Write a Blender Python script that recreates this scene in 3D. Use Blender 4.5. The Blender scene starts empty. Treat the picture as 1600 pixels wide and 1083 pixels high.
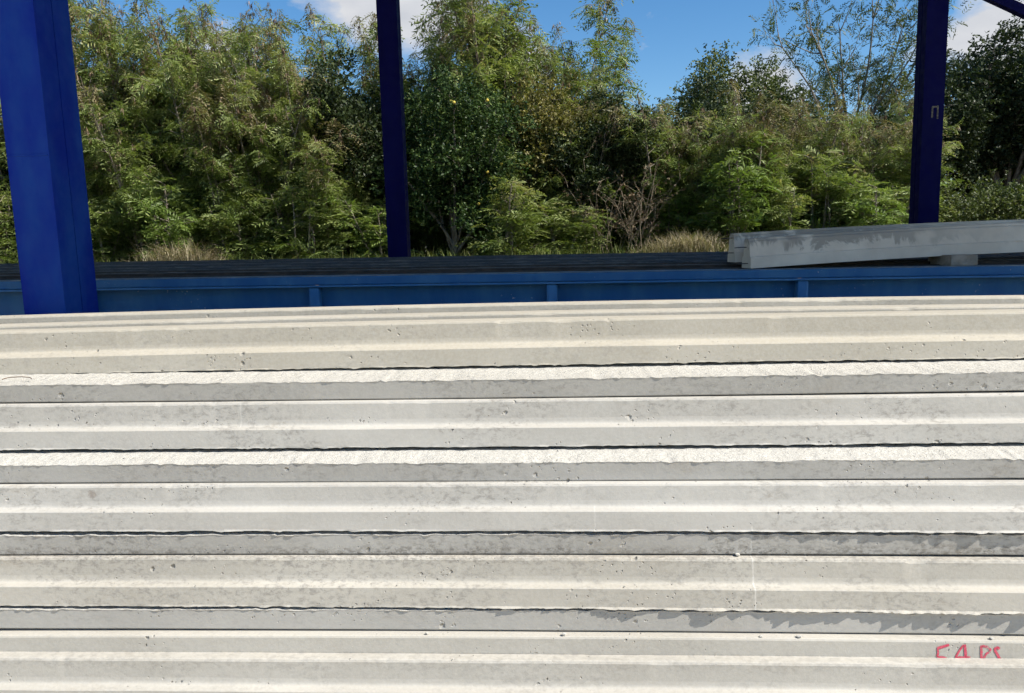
import bpy, bmesh, math, random
import numpy as np
from mathutils import Matrix, Vector

SC = bpy.context.scene
COL = SC.collection
# ------------------------------------------------------------------ camera
CAM_LOC = Vector((0.0, 0.0, 1.75))
PITCH, ROLL, YAW = math.radians(7.8), math.radians(1.53), math.radians(3.5)
_f = Vector((-math.sin(YAW) * math.cos(PITCH), math.cos(YAW) * math.cos(PITCH), -math.sin(PITCH)))
_r = Vector((math.cos(YAW), math.sin(YAW), 0))
_u = _r.cross(_f)
_r2 = _r * math.cos(ROLL) - _u * math.sin(ROLL)
_u2 = _u * math.cos(ROLL) + _r * math.sin(ROLL)
cam_d = bpy.data.cameras.new('camera')
cam_d.sensor_width = 36.0
cam_d.lens = 27.0
cam_d.clip_start = 0.05
cam_d.clip_end = 3000
cam = bpy.data.objects.new('camera', cam_d)
cam.matrix_world = Matrix(((_r2.x, _u2.x, -_f.x, CAM_LOC.x), (_r2.y, _u2.y, -_f.y, CAM_LOC.y),
                           (_r2.z, _u2.z, -_f.z, CAM_LOC.z), (0, 0, 0, 1)))
COL.objects.link(cam)
SC.camera = cam

# ------------------------------------------------------------------ light
SUN_EL = math.radians(48)
SUN_AZ = math.radians(112)          # clockwise from +Y
sun_dir = Vector((math.cos(SUN_EL) * math.sin(SUN_AZ), math.cos(SUN_EL) * math.cos(SUN_AZ), math.sin(SUN_EL)))
sd = bpy.data.lights.new('sun', 'SUN')
sd.energy = 5.0
sd.angle = math.radians(0.53)
sd.color = (1.0, 0.955, 0.87)
sun = bpy.data.objects.new('sun', sd)
sun.rotation_euler = sun_dir.to_track_quat('Z', 'Y').to_euler()
sun.location = (6, -4, 9)
COL.objects.link(sun)

world = bpy.data.worlds.new('World')
SC.world = world
world.use_nodes = True
wn, wl = world.node_tree.nodes, world.node_tree.links
wn.clear()
w_out = wn.new('ShaderNodeOutputWorld')
w_bg = wn.new('ShaderNodeBackground')
w_bg.inputs['Strength'].default_value = 0.066
sky = wn.new('ShaderNodeTexSky')
sky.sky_type = 'NISHITA'
sky.sun_disc = False
sky.sun_elevation = SUN_EL
sky.sun_rotation = SUN_AZ
sky.altitude = 0
sky.air_density = 1.0
sky.dust_density = 0.15
sky.ozone_density = 3.0
# broken cumulus over the blue
tc = wn.new('ShaderNodeTexCoord')
mp = wn.new('ShaderNodeMapping')
mp.inputs['Scale'].default_value = (1.0, 1.0, 1.9)
mp.inputs['Location'].default_value = (0.37, 1.9, 0.1)
wl.new(tc.outputs['Generated'], mp.inputs['Vector'])
n1 = wn.new('ShaderNodeTexNoise')
n1.inputs['Scale'].default_value = 7.0
n1.inputs['Detail'].default_value = 8
n1.inputs['Roughness'].default_value = 0.58
wl.new(mp.outputs['Vector'], n1.inputs['Vector'])


def w_math(op, a, b=None, clamp=False):
    n = wn.new('ShaderNodeMath')
    n.operation = op
    n.use_clamp = clamp
    for i, v in enumerate((a, b)):
        if v is None:
            continue
        if isinstance(v, (int, float)):
            n.inputs[i].default_value = v
        else:
            wl.new(v, n.inputs[i])
    return n.outputs[0]


# cloud banks: direction (x, y, z) and angular size
banks = [((-0.219, 0.934, 0.281), 0.075), ((-0.139, 0.95, 0.278), 0.075), ((0.455, 0.867, 0.203), 0.085), ((0.482, 0.86, 0.160), 0.08),
         ((0.237, 0.956, 0.166), 0.06), ((-0.382, 0.904, 0.185), 0.07), ((-0.034, 0.971, 0.225), 0.05), ((-0.75, 0.62, 0.25), 0.16),
         ((0.80, 0.45, 0.30), 0.2), ((0.5, -0.8, 0.35), 0.22), ((-0.7, -0.6, 0.4), 0.22)]
bias = None
for d, s in banks:
    v = Vector(d).normalized()
    dist = wn.new('ShaderNodeVectorMath')
    dist.operation = 'DISTANCE'
    nrm = wn.new('ShaderNodeVectorMath')
    nrm.operation = 'NORMALIZE'
    wl.new(tc.outputs['Generated'], nrm.inputs[0])
    wl.new(nrm.outputs[0], dist.inputs[0])
    dist.inputs[1].default_value = v
    b = w_math('SUBTRACT', 1.0, w_math('DIVIDE', dist.outputs['Value'], s * 1.3), clamp=True)
    bias = b if bias is None else w_math('MAXIMUM', bias, b)
cl = w_math('ADD', n1.outputs['Fac'], w_math('MULTIPLY', bias, 0.46))
cl = w_math('MULTIPLY', w_math('SUBTRACT', cl, 0.66), 5.5, clamp=True)
n2 = wn.new('ShaderNodeTexNoise')
n2.inputs['Scale'].default_value = 16.0
n2.inputs['Detail'].default_value = 5
wl.new(mp.outputs['Vector'], n2.inputs['Vector'])
ccol = wn.new('ShaderNodeMixRGB')
ccol.inputs[1].default_value = (4.6, 5.0, 5.8, 1)
ccol.inputs[2].default_value = (8.3, 8.3, 8.4, 1)
wl.new(n2.outputs['Fac'], ccol.inputs[0])
mix = wn.new('ShaderNodeMixRGB')
wl.new(cl, mix.inputs[0])
hsv = wn.new('ShaderNodeHueSaturation')
hsv.inputs['Saturation'].default_value = 1.28
hsv.inputs['Value'].default_value = 1.42
wl.new(sky.outputs[0], hsv.inputs['Color'])
wl.new(hsv.outputs[0], mix.inputs[1])
wl.new(ccol.outputs[0], mix.inputs[2])
wl.new(mix.outputs[0], w_bg.inputs['Color'])
wl.new(w_bg.outputs[0], w_out.inputs['Surface'])

world.cycles.sampling_method = 'MANUAL'
world.cycles.sample_map_resolution = 256
SC.view_settings.view_transform = 'Standard'
SC.view_settings.look = 'None'
SC.view_settings.exposure = 0.64
SC.view_settings.gamma = 1.0
SC.view_settings.use_curve_mapping = False
SC.cycles.use_adaptive_sampling = True
SC.cycles.adaptive_threshold = 0.03
SC.cycles.adaptive_min_samples = 16
SC.cycles.max_bounces = 5
SC.cycles.diffuse_bounces = 3
SC.cycles.glossy_bounces = 2
SC.cycles.transmission_bounces = 3
SC.cycles.transparent_max_bounces = 6


# ------------------------------------------------------------------ helpers
def tag(o, label=None, category=None, group=None, kind=None):
    if label:
        o['label'] = label
    if category:
        o['category'] = category
    if group:
        o['group'] = group
    if kind:
        o['kind'] = kind
    return o


def empty(name, loc=(0, 0, 0)):
    o = bpy.data.objects.new(name, None)
    o.empty_display_size = 0.1
    o.location = loc
    COL.objects.link(o)
    return o


def link(name, me, mats, parent=None):
    if me.materials is not None and len(me.materials) == 0:
        for m in (mats if isinstance(mats, (list, tuple)) else [mats]):
            me.materials.append(m)
    o = bpy.data.objects.new(name, me)
    COL.objects.link(o)
    if parent is not None:
        o.parent = parent
    return o


def np_mesh(name, V, quads=None, tris=None, mat_idx=None, smooth=False):
    """fast mesh from numpy arrays"""
    V = np.asarray(V, np.float32)
    me = bpy.data.meshes.new(name)
    nq = 0 if quads is None else len(quads)
    nt = 0 if tris is None else len(tris)
    me.vertices.add(len(V))
    me.vertices.foreach_set('co', V.ravel())
    loops = []
    if nq:
        loops.append(np.asarray(quads, np.int32).ravel())
    if nt:
        loops.append(np.asarray(tris, np.int32).ravel())
    L = np.concatenate(loops)
    me.loops.add(len(L))
    me.loops.foreach_set('vertex_index', L)
    starts = np.concatenate([np.arange(nq) * 4, nq * 4 + np.arange(nt) * 3]).astype(np.int32)
    me.polygons.add(nq + nt)
    me.polygons.foreach_set('loop_start', starts)
    if mat_idx is not None:
        me.polygons.foreach_set('material_index', np.asarray(mat_idx, np.int32))
    me.polygons.foreach_set('use_smooth', np.full(nq + nt, smooth))
    me.update(calc_edges=True)
    me.validate()
    return me


def box_bm(bm, x0, x1, y0, y1, z0, z1, M=None):
    vs = [bm.verts.new(p) for p in ((x0, y0, z0), (x1, y0, z0), (x1, y1, z0), (x0, y1, z0),
                                    (x0, y0, z1), (x1, y0, z1), (x1, y1, z1), (x0, y1, z1))]
    for f in ((0, 3, 2, 1), (4, 5, 6, 7), (0, 1, 5, 4), (1, 2, 6, 5), (2, 3, 7, 6), (3, 0, 4, 7)):
        bm.faces.new([vs[i] for i in f])
    if M is not None:
        bmesh.ops.transform(bm, matrix=M, verts=vs)
    return vs


def box_mesh(name, x0, x1, y0, y1, z0, z1, bevel=0.0, seg=2):
    bm = bmesh.new()
    box_bm(bm, x0, x1, y0, y1, z0, z1)
    if bevel:
        bmesh.ops.bevel(bm, geom=list(bm.edges), offset=bevel, segments=seg, affect='EDGES', profile=0.6)
    me = bpy.data.meshes.new(name)
    bm.to_mesh(me)
    bm.free()
    return me


def noise1(x, seed, scale, octaves=4, pers=0.55):
    """value noise along x (numpy), about -1..1"""
    out = np.zeros_like(x, float)
    amp, tot = 1.0, 0.0
    for o in range(octaves):
        rng = np.random.default_rng(seed * 131 + o)
        tab = rng.uniform(-1, 1, 4096)
        t = (x + 50.0) / scale * (2 ** o)
        i = np.floor(t).astype(int)
        u = t - i
        u = u * u * (3 - 2 * u)
        out += amp * (tab[i % 4096] * (1 - u) + tab[(i + 1) % 4096] * u)
        tot += amp
        amp *= pers
    return out / tot


def teeth(x, seed, wmin, wmax, power=2.0):
    """broken, saw-like lip 0..1 left where cement paste has squeezed out of the mould"""
    rng = np.random.default_rng(seed)
    out = np.zeros_like(x, float)
    p = x.min() - 0.1
    while p < x.max() + 0.1:
        w = rng.uniform(wmin, wmax)
        a = rng.uniform(0, 1) ** power
        sk = rng.uniform(0.15, 0.9)
        u = (x - p) / w
        m = (u >= 0) & (u < 1)
        t = np.where(u < sk, u / sk, (1 - u) / (1 - sk))
        out[m] = a * np.clip(t[m] * 1.6, 0, 1)
        p += w
    return out


# ------------------------------------------------------------------ materials
def new_mat(name):
    m = bpy.data.materials.new(name)
    m.use_nodes = True
    nt = m.node_tree
    nt.nodes.clear()
    out = nt.nodes.new('ShaderNodeOutputMaterial')
    b = nt.nodes.new('ShaderNodeBsdfPrincipled')
    nt.links.new(b.outputs[0], out.inputs['Surface'])
    return m, nt, b, out


class NT:
    def __init__(s, nt):
        s.n, s.l = nt.nodes, nt.links

    def pos(s, scale=(1, 1, 1), loc=(0, 0, 0)):
        g = s.n.new('ShaderNodeNewGeometry')
        m = s.n.new('ShaderNodeMapping')
        m.inputs['Scale'].default_value = scale
        m.inputs['Location'].default_value = loc
        s.l.new(g.outputs['Position'], m.inputs['Vector'])
        return m.outputs[0]

    def obj(s, scale=(1, 1, 1), loc=(0, 0, 0)):
        g = s.n.new('ShaderNodeTexCoord')
        m = s.n.new('ShaderNodeMapping')
        m.inputs['Scale'].default_value = scale
        m.inputs['Location'].default_value = loc
        s.l.new(g.outputs['Object'], m.inputs['Vector'])
        return m.outputs[0]

    def noise(s, vec, scale, detail=4, rough=0.55, dist=0.0):
        n = s.n.new('ShaderNodeTexNoise')
        n.inputs['Scale'].default_value = scale
        n.inputs['Detail'].default_value = detail
        n.inputs['Roughness'].default_value = rough
        n.inputs['Distortion'].default_value = dist
        s.l.new(vec, n.inputs['Vector'])
        return n.outputs['Fac']

    def voro(s, vec, scale, feature='F1', rand=1.0):
        n = s.n.new('ShaderNodeTexVoronoi')
        n.feature = feature
        n.inputs['Scale'].default_value = scale
        n.inputs['Randomness'].default_value = rand
        s.l.new(vec, n.inputs['Vector'])
        return n

    def math(s, op, a, b=None, clamp=False):
        n = s.n.new('ShaderNodeMath')
        n.operation = op
        n.use_clamp = clamp
        for i, v in enumerate((a, b)):
            if v is None:
                continue
            if isinstance(v, (int, float)):
                n.inputs[i].default_value = v
            else:
                s.l.new(v, n.inputs[i])
        return n.outputs[0]

    def ramp(s, fac, lo, hi, a=0.0, b=1.0):
        n = s.n.new('ShaderNodeMapRange')
        n.interpolation_type = 'SMOOTHSTEP'
        n.inputs['From Min'].default_value = lo
        n.inputs['From Max'].default_value = hi
        n.inputs['To Min'].default_value = a
        n.inputs['To Max'].default_value = b
        s.l.new(fac, n.inputs['Value'])
        return n.outputs[0]

    def mix(s, fac, a, b, mode='MIX'):
        n = s.n.new('ShaderNodeMixRGB')
        n.blend_type = mode
        for i, v in enumerate((fac, a, b)):
            if isinstance(v, (int, float)):
                n.inputs[i].default_value = v
            elif isinstance(v, tuple):
                n.inputs[i].default_value = (*v, 1) if len(v) == 3 else v
            else:
                s.l.new(v, n.inputs[i])
        return n.outputs[0]

    def attr(s, name, typ='GEOMETRY'):
        n = s.n.new('ShaderNodeAttribute')
        n.attribute_type = typ
        n.attribute_name = name
        return n

    def bump(s, h, strength, dist, normal=None):
        n = s.n.new('ShaderNodeBump')
        n.inputs['Strength'].default_value = strength
        n.inputs['Distance'].default_value = dist
        s.l.new(h, n.inputs['Height'])
        if normal is not None:
            s.l.new(normal, n.inputs['Normal'])
        return n.outputs[0]


def mat_concrete(name, rough=False):
    m, nt, b, out = new_mat(name)
    N = NT(nt)
    warm = N.attr('warm', 'OBJECT').outputs['Fac']
    dirt = N.attr('dirt', 'OBJECT').outputs['Fac']
    p = N.pos()
    pl = N.pos((0.45, 1, 1))
    base = N.mix(warm, (0.405, 0.388, 0.355), (0.37, 0.335, 0.268))
    big = N.noise(pl, 3.2, 3, 0.5)
    base = N.mix(N.ramp(big, 0.35, 0.7), base, N.mix(warm, (0.465, 0.448, 0.412), (0.42, 0.383, 0.312)))
    # crisp grey scuffs and speckle, in patches
    sepz = N.n.new('ShaderNodeSeparateXYZ')
    N.l.new(p, sepz.inputs[0])
    zz = sepz.outputs[2]
    blot = N.noise(N.pos((0.75, 1, 1.25)), 42, 9, 0.75, 0.4)
    area = N.noise(pl, 4.6, 3, 0.6)
    band = N.math('MAXIMUM', N.math('SUBTRACT', 1.0, N.math('MULTIPLY', N.math('ABSOLUTE', N.math('SUBTRACT', zz, 0.628)), 26.0), True),
                  N.math('SUBTRACT', 1.0, N.math('MULTIPLY', N.math('ABSOLUTE', N.math('SUBTRACT', zz, 0.288)), 34.0), True))
    am = N.math('ADD', N.ramp(area, 0.38, 0.62), N.math('MULTIPLY', band, 1.2), True)
    thr = N.math('SUBTRACT', blot, N.math('MULTIPLY', band, -0.05))
    bm_ = N.math('MULTIPLY', N.ramp(thr, 0.465, 0.635), am)
    bm_ = N.math('MULTIPLY', bm_, N.math('MULTIPLY', dirt, 0.85))
    base = N.mix(bm_, base, (0.21, 0.195, 0.172))
    spk = N.math('MULTIPLY', N.ramp(N.noise(N.pos((0.7, 1, 1)), 105, 5, 0.7), 0.51, 0.585),
                 N.math('SUBTRACT', 1.0, N.math('MULTIPLY', N.math('ABSOLUTE', N.math('SUBTRACT', zz, 0.634)), 30.0), True))
    base = N.mix(N.math('MULTIPLY', N.math('MULTIPLY', spk, N.ramp(area, 0.3, 0.6, 0.35, 1.0)), 0.9), base, (0.13, 0.115, 0.10))
    # a round rusty stain and pale vertical form-joint lines
    xx = sepz.outputs[0]
    wob = N.math('MULTIPLY', N.math('SUBTRACT', N.noise(p, 60, 4, 0.7), 0.5), 0.03)
    dx, dz_ = N.math('SUBTRACT', xx, -1.757), N.math('SUBTRACT', zz, 0.852)
    dd = N.math('ADD', N.math('SQRT', N.math('ADD', N.math('MULTIPLY', dx, dx), N.math('MULTIPLY', dz_, dz_))), wob)
    base = N.mix(N.ramp(dd, 0.010, 0.020, 0.6, 0.0), base, (0.20, 0.155, 0.12))
    for jx, z0_, z1_, k_ in ((0.668, 0.45, 0.735, 0.45), (0.118, 0.72, 0.80, 0.25), (-1.24, 1.06, 1.15, 0.25)):
        ln = N.ramp(N.math('ABSOLUTE', N.math('ADD', N.math('SUBTRACT', xx, jx), N.math('MULTIPLY', wob, 0.35))), 0.001, 0.004, k_, 0.0)
        ln = N.math('MULTIPLY', ln, N.math('MULTIPLY', N.math('GREATER_THAN', zz, z0_), N.math('LESS_THAN', zz, z1_)))
        base = N.mix(ln, base, (0.66, 0.635, 0.58))
    # faint rust-brown and vertical run marks
    run = N.noise(N.pos((58, 1, 1.5)), 1.0, 3, 0.6)
    base = N.mix(N.math('MULTIPLY', N.math('MULTIPLY', N.ramp(run, 0.62, 0.76), N.ramp(area, 0.45, 0.6)), N.math('MULTIPLY', dirt, 0.22)), base, (0.30, 0.26, 0.21))
    br = N.noise(pl, 7.5, 6, 0.65)
    base = N.mix(N.math('MULTIPLY', N.math('ADD', N.math('MULTIPLY', band, 0.5), N.ramp(br, 0.58, 0.78)), N.ramp(br, 0.42, 0.7, 0.0, 0.4)), base, (0.31, 0.255, 0.185))
    fine = N.noise(p, 85, 5, 0.7)
    base = N.mix(N.ramp(fine, 0.3, 0.75, 0.0, 0.22), base, (0.60, 0.575, 0.53))
    # pits where air was trapped against the mould
    wv = N.noise(p, 40, 2, 0.5)
    pv = N.n.new('ShaderNodeVectorMath')
    pv.operation = 'ADD'
    g = N.n.new('ShaderNodeNewGeometry')
    cmb = N.n.new('ShaderNodeCombineXYZ')
    sc = N.math('MULTIPLY', wv, 0.022)
    for i in range(3):
        N.l.new(sc, cmb.inputs[i])
    N.l.new(g.outputs['Position'], pv.inputs[0])
    N.l.new(cmb.outputs[0], pv.inputs[1])
    v = N.voro(pv.outputs[0], 26)
    dist = v.outputs['Distance']
    rnd = N.n.new('ShaderNodeSeparateColor')
    N.l.new(v.outputs['Color'], rnd.inputs[0])
    where = N.ramp(N.noise(N.pos((0.6, 1, 1), (3, 1, 2)), 6, 3, 0.5), 0.46, 0.62)
    size = N.math('MULTIPLY', N.math('POWER', N.math('SUBTRACT', rnd.outputs[0], 0.42, True), 2.0), 1.15)
    size = N.math('MULTIPLY', size, where)
    pit = N.math('SUBTRACT', 1.0, N.math('DIVIDE', dist, N.math('ADD', size, 0.001)), True)
    pit = N.ramp(pit, 0.0, 0.95)
    v2 = N.voro(pv.outputs[0], 70)
    r2 = N.n.new('ShaderNodeSeparateColor')
    N.l.new(v2.outputs['Color'], r2.inputs[0])
    s2 = N.math('MULTIPLY', N.math('SUBTRACT', r2.outputs[1], 0.5, True), 0.8)
    s2 = N.math('MULTIPLY', s2, where)
    pit2 = N.ramp(N.math('SUBTRACT', 1.0, N.math('DIVIDE', v2.outputs['Distance'], N.math('ADD', s2, 0.001)), True), 0.0, 0.95)
    h = N.math('ADD', N.math('MULTIPLY', N.math('ADD', pit, N.math('MULTIPLY', pit2, 0.5)), -1.0), N.math('MULTIPLY', fine, 0.05 if not rough else 0.5))
    h = N.math('ADD', h, N.math('MULTIPLY', N.noise(p, 22, 5, 0.6), 0.16 if not rough else 1.6))
    if rough:
        base = N.mix(N.ramp(N.noise(p, 75, 6, 0.78), 0.40, 0.60), (0.43, 0.412, 0.37), N.mix(0.3, base, (0.70, 0.675, 0.61)))
        h = N.math('ADD', h, N.math('MULTIPLY', N.noise(p, 120, 3, 0.7), 0.5))
    base = N.mix(N.math('MULTIPLY', N.math('MAXIMUM', pit, pit2), 0.22), base, (0.17, 0.155, 0.13))
    nrm = N.bump(h, 1.0, 0.009 if not rough else 0.006)
    N.l.new(base, b.inputs['Base Color'])
    b.inputs['Roughness'].default_value = 0.82
    b.inputs['Specular IOR Level'].default_value = 0.3
    N.l.new(nrm, b.inputs['Normal'])
    return m


def mat_paint(name, col, worn, rough=0.42, speck=0.0, scale=5.0, spec=0.25):
    m, nt, b, out = new_mat(name)
    b.inputs['Specular IOR Level'].default_value = spec
    N = NT(nt)
    p = N.pos()
    n = N.noise(N.pos((1, 1, 0.35)), scale, 6, 0.6)
    c = N.mix(N.ramp(n, 0.35, 0.72), col, worn)
    if speck:
        s = N.noise(p, 55, 3, 0.6)
        a = N.noise(p, 3.0, 2)
        f = N.math('MULTIPLY', N.ramp(s, 0.66, 0.70), N.ramp(a, 0.55, 0.66))
        c = N.mix(N.math('MULTIPLY', f, speck), c, (0.35, 0.38, 0.40))
    N.l.new(c, b.inputs['Base Color'])
    r = N.noise(p, 14, 5, 0.65)
    N.l.new(N.ramp(r, 0.3, 0.75, rough - 0.08, rough + 0.2), b.inputs['Roughness'])
    N.l.new(N.bump(N.noise(p, 30, 4, 0.6), 0.25, 0.002), b.inputs['Normal'])
    return m


def mat_steel(name, col, col2, rough=0.6):
    m, nt, b, out = new_mat(name)
    N = NT(nt)
    n = N.noise(N.pos((0.5, 1, 1)), 14, 7, 0.7)
    c = N.mix(N.ramp(n, 0.40, 0.68), col, col2)
    N.l.new(c, b.inputs['Base Color'])
    b.inputs['Roughness'].default_value = rough
    b.inputs['Metallic'].default_value = 0.15
    N.l.new(N.bump(N.noise(N.pos(), 45, 4), 0.4, 0.003), b.inputs['Normal'])
    return m


def mat_leaf(name, ramp, trans=0.35, rough=0.5, spec=0.35):
    """leaf colours from a per-leaf random value"""
    m, nt, b, out = new_mat(name)
    N = NT(nt)
    a = N.attr('hue').outputs['Fac']
    cr = N.n.new('ShaderNodeValToRGB')
    els = cr.color_ramp.elements
    els[0].position, els[0].color = ramp[0][0], (*ramp[0][1], 1)
    els[1].position, els[1].color = ramp[-1][0], (*ramp[-1][1], 1)
    for pos, c in ramp[1:-1]:
        e = els.new(pos)
        e.color = (*c, 1)
    oi = N.n.new('ShaderNodeObjectInfo')
    f = N.math('ADD', a, N.math('MULTIPLY', N.math('SUBTRACT', oi.outputs['Random'], 0.5), 0.12), True)
    N.l.new(f, cr.inputs[0])
    N.l.new(cr.outputs[0], b.inputs['Base Color'])
    b.inputs['Roughness'].default_value = rough
    b.inputs['Specular IOR Level'].default_value = spec
    t = N.n.new('ShaderNodeBsdfTranslucent')
    N.l.new(N.mix(1.0, cr.outputs[0], (1.0, 1.1, 0.5), 'MULTIPLY'), t.inputs['Color'])
    ms = N.n.new('ShaderNodeMixShader')
    ms.inputs[0].default_value = trans
    N.l.new(b.outputs[0], ms.inputs[1])
    N.l.new(t.outputs[0], ms.inputs[2])
    N.l.new(ms.outputs[0], out.inputs['Surface'])
    return m


def mat_plain(name, c1, c2, scale=8, rough=0.9, bump=0.0):
    m, nt, b, out = new_mat(name)
    N = NT(nt)
    n = N.noise(N.pos(), scale, 6, 0.65)
    N.l.new(N.mix(N.ramp(n, 0.35, 0.68), c1, c2), b.inputs['Base Color'])
    b.inputs['Roughness'].default_value = rough
    if bump:
        N.l.new(N.bump(N.noise(N.pos(), scale * 4, 5, 0.65), 0.7, bump), b.inputs['Normal'])
    return m


M = {}
M['conc'] = mat_concrete('smooth_cast_concrete')
M['conc_rough'] = mat_concrete('rough_cast_concrete', True)
M['blue_col'] = mat_paint('blue_column_paint', (0.002, 0.018, 0.24), (0.010, 0.055, 0.28), 0.6, spec=0.15, scale=3.5)
M['shade_col'] = mat_paint('shaded_blue_paint', (0.0012, 0.0015, 0.045), (0.002, 0.0025, 0.06), 0.6, spec=0.08)  # column blue with the deep shade under the roof put into its colour
M['blue_bed'] = mat_paint('blue_formwork_paint', (0.018, 0.100, 0.25), (0.042, 0.145, 0.29), 0.55, 0.9)
M['blue_rib'] = mat_paint('pale_rib_paint', (0.035, 0.145, 0.33), (0.06, 0.18, 0.36), 0.5, 0.8)  # paler blue than the side panels, for ribs and rail lip
M['dark_steel'] = mat_steel('dark_mould_steel', (0.030, 0.031, 0.035), (0.075, 0.072, 0.070))
M['rust_steel'] = mat_steel('rusty_mould_steel', (0.028, 0.022, 0.018), (0.085, 0.06, 0.045), 0.8)
M['dusty_steel'] = mat_steel('dusty_mould_edge', (0.085, 0.082, 0.08), (0.16, 0.155, 0.15))
M['edge_steel'] = mat_steel('worn_rail_edge', (0.05, 0.11, 0.19), (0.20, 0.24, 0.28), 0.5)
M['wire'] = mat_steel('rusty_wire', (0.09, 0.055, 0.035), (0.16, 0.085, 0.05), 0.75)
M['roof'] = mat_steel('galvanised_roof', (0.35, 0.36, 0.37), (0.45, 0.45, 0.45), 0.5)
M['bark'] = mat_plain('grey_brown_bark', (0.13, 0.105, 0.075), (0.25, 0.22, 0.17), 9, 0.9, 0.01)
M['bark_pale'] = mat_plain('pale_bark', (0.22, 0.20, 0.16), (0.36, 0.33, 0.27), 9, 0.9, 0.01)
M['twig'] = mat_plain('dry_twig', (0.13, 0.105, 0.07), (0.22, 0.18, 0.12), 9, 0.9)
M['ground'] = mat_plain('pale_limestone_yard', (0.36, 0.31, 0.235), (0.47, 0.415, 0.325), 1.5, 0.95, 0.03)
M['earth'] = mat_plain('bank_earth', (0.08, 0.065, 0.045), (0.15, 0.125, 0.085), 1.5, 0.95, 0.03)
M['wood'] = mat_plain('grey_timber', (0.20, 0.175, 0.14), (0.32, 0.28, 0.23), 12, 0.85, 0.004)
M['patch'] = mat_plain('bare_patch', (0.05, 0.045, 0.05), (0.22, 0.20, 0.16), 60, 0.8)
M['fruit'] = mat_plain('yellow_fruit', (0.55, 0.40, 0.05), (0.62, 0.50, 0.08), 12, 0.45)
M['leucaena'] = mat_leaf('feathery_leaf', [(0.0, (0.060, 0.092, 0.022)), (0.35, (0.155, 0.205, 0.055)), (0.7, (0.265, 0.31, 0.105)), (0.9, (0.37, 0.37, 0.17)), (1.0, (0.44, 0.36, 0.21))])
M['lime'] = mat_leaf('young_feathery_leaf', [(0.0, (0.075, 0.120, 0.022)), (0.5, (0.17, 0.24, 0.055)), (1.0, (0.31, 0.36, 0.12))], 0.35)
M['tip'] = mat_leaf('drying_leaf', [(0.0, (0.12, 0.12, 0.045)), (0.5, (0.21, 0.185, 0.09)), (1.0, (0.30, 0.235, 0.14))], 0.3)
M['pod'] = mat_leaf('seed_pod', [(0.0, (0.075, 0.045, 0.026)), (0.5, (0.15, 0.095, 0.055)), (1.0, (0.24, 0.18, 0.10))], 0.1)
M['citrus'] = mat_leaf('glossy_leaf', [(0.0, (0.016, 0.034, 0.009)), (0.6, (0.042, 0.078, 0.018)), (0.9, (0.12, 0.17, 0.045)), (1.0, (0.22, 0.27, 0.09))], 0.2, 0.5, 0.22)
M['dark'] = mat_leaf('dark_leaf', [(0.0, (0.014, 0.024, 0.008)), (0.6, (0.034, 0.050, 0.016)), (1.0, (0.075, 0.095, 0.032))], 0.2, 0.5, 0.25)
M['mid'] = mat_leaf('mid_leaf', [(0.0, (0.030, 0.045, 0.014)), (0.6, (0.10, 0.125, 0.038)), (1.0, (0.19, 0.21, 0.075))], 0.3, 0.5, 0.3)
M['yellow'] = mat_leaf('yellowing_leaf', [(0.0, (0.08, 0.08, 0.018)), (0.5, (0.18, 0.165, 0.045)), (1.0, (0.30, 0.26, 0.09))], 0.3)
M['dry'] = mat_leaf('dry_grass_blade', [(0.0, (0.17, 0.135, 0.08)), (0.5, (0.34, 0.285, 0.19)), (1.0, (0.52, 0.45, 0.32))], 0.25, 0.8, 0.1)
M['grass'] = mat_leaf('green_grass_blade', [(0.0, (0.035, 0.06, 0.014)), (0.6, (0.09, 0.12, 0.03)), (1.0, (0.20, 0.20, 0.07))], 0.3, 0.7, 0.2)


def mat_redpaint():
    m, nt, b, out = new_mat('red_brush_paint')
    N = NT(nt)
    n = N.noise(N.pos((0.8, 1, 1.6)), 120, 5, 0.7)
    N.l.new(N.mix(N.ramp(n, 0.35, 0.7), (0.52, 0.035, 0.075), (0.60, 0.13, 0.17)), b.inputs['Base Color'])
    b.inputs['Roughness'].default_value = 0.7
    tr = N.n.new('ShaderNodeBsdfTransparent')
    ms = N.n.new('ShaderNodeMixShader')
    thin = N.attr('thin', 'OBJECT').outputs['Fac']
    k = N.math('ADD', N.noise(N.pos((1, 1, 1.0)), 95, 5, 0.75), thin)
    N.l.new(N.ramp(k, 0.52, 0.72, 0.0, 0.85), ms.inputs[0])
    N.l.new(b.outputs[0], ms.inputs[1])
    N.l.new(tr.outputs[0], ms.inputs[2])
    N.l.new(ms.outputs[0], out.inputs['Surface'])
    return m


M['red'] = mat_redpaint()

# ================================================================== GROUND
gx = np.concatenate([[-900, -200, -60], np.linspace(-30, 30, 61), [60, 200, 900]])
gy = np.concatenate([[-300, -40, -10], np.linspace(-4, 11, 16), np.linspace(11.4, 15, 15), np.linspace(16, 40, 13), [80, 250, 1500]])
GX, GY = np.meshgrid(gx, gy, indexing='ij')
tt = np.clip((GY - 11.2) / 2.2, 0, 1)
GZ = 1.28 * tt * tt * (3 - 2 * tt)
rg = np.random.default_rng(3)
GZ = GZ + rg.normal(0, 0.012, GZ.shape) * (np.abs(GX) < 50) + 0.05 * np.sin(GX * 0.9) * tt
nx_, ny_ = GX.shape
idx = np.arange(nx_ * ny_).reshape(nx_, ny_)
q = np.stack([idx[:-1, :-1], idx[1:, :-1], idx[1:, 1:], idx[:-1, 1:]], -1).reshape(-1, 4)
gmi = (GY[:-1, :-1] > 10.9).astype(int).reshape(-1)
g = link('ground', np_mesh('ground', np.stack([GX, GY, GZ], -1).reshape(-1, 3), q, mat_idx=gmi, smooth=True), [M['ground'], M['earth']])
tag(g, kind='structure')


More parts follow.
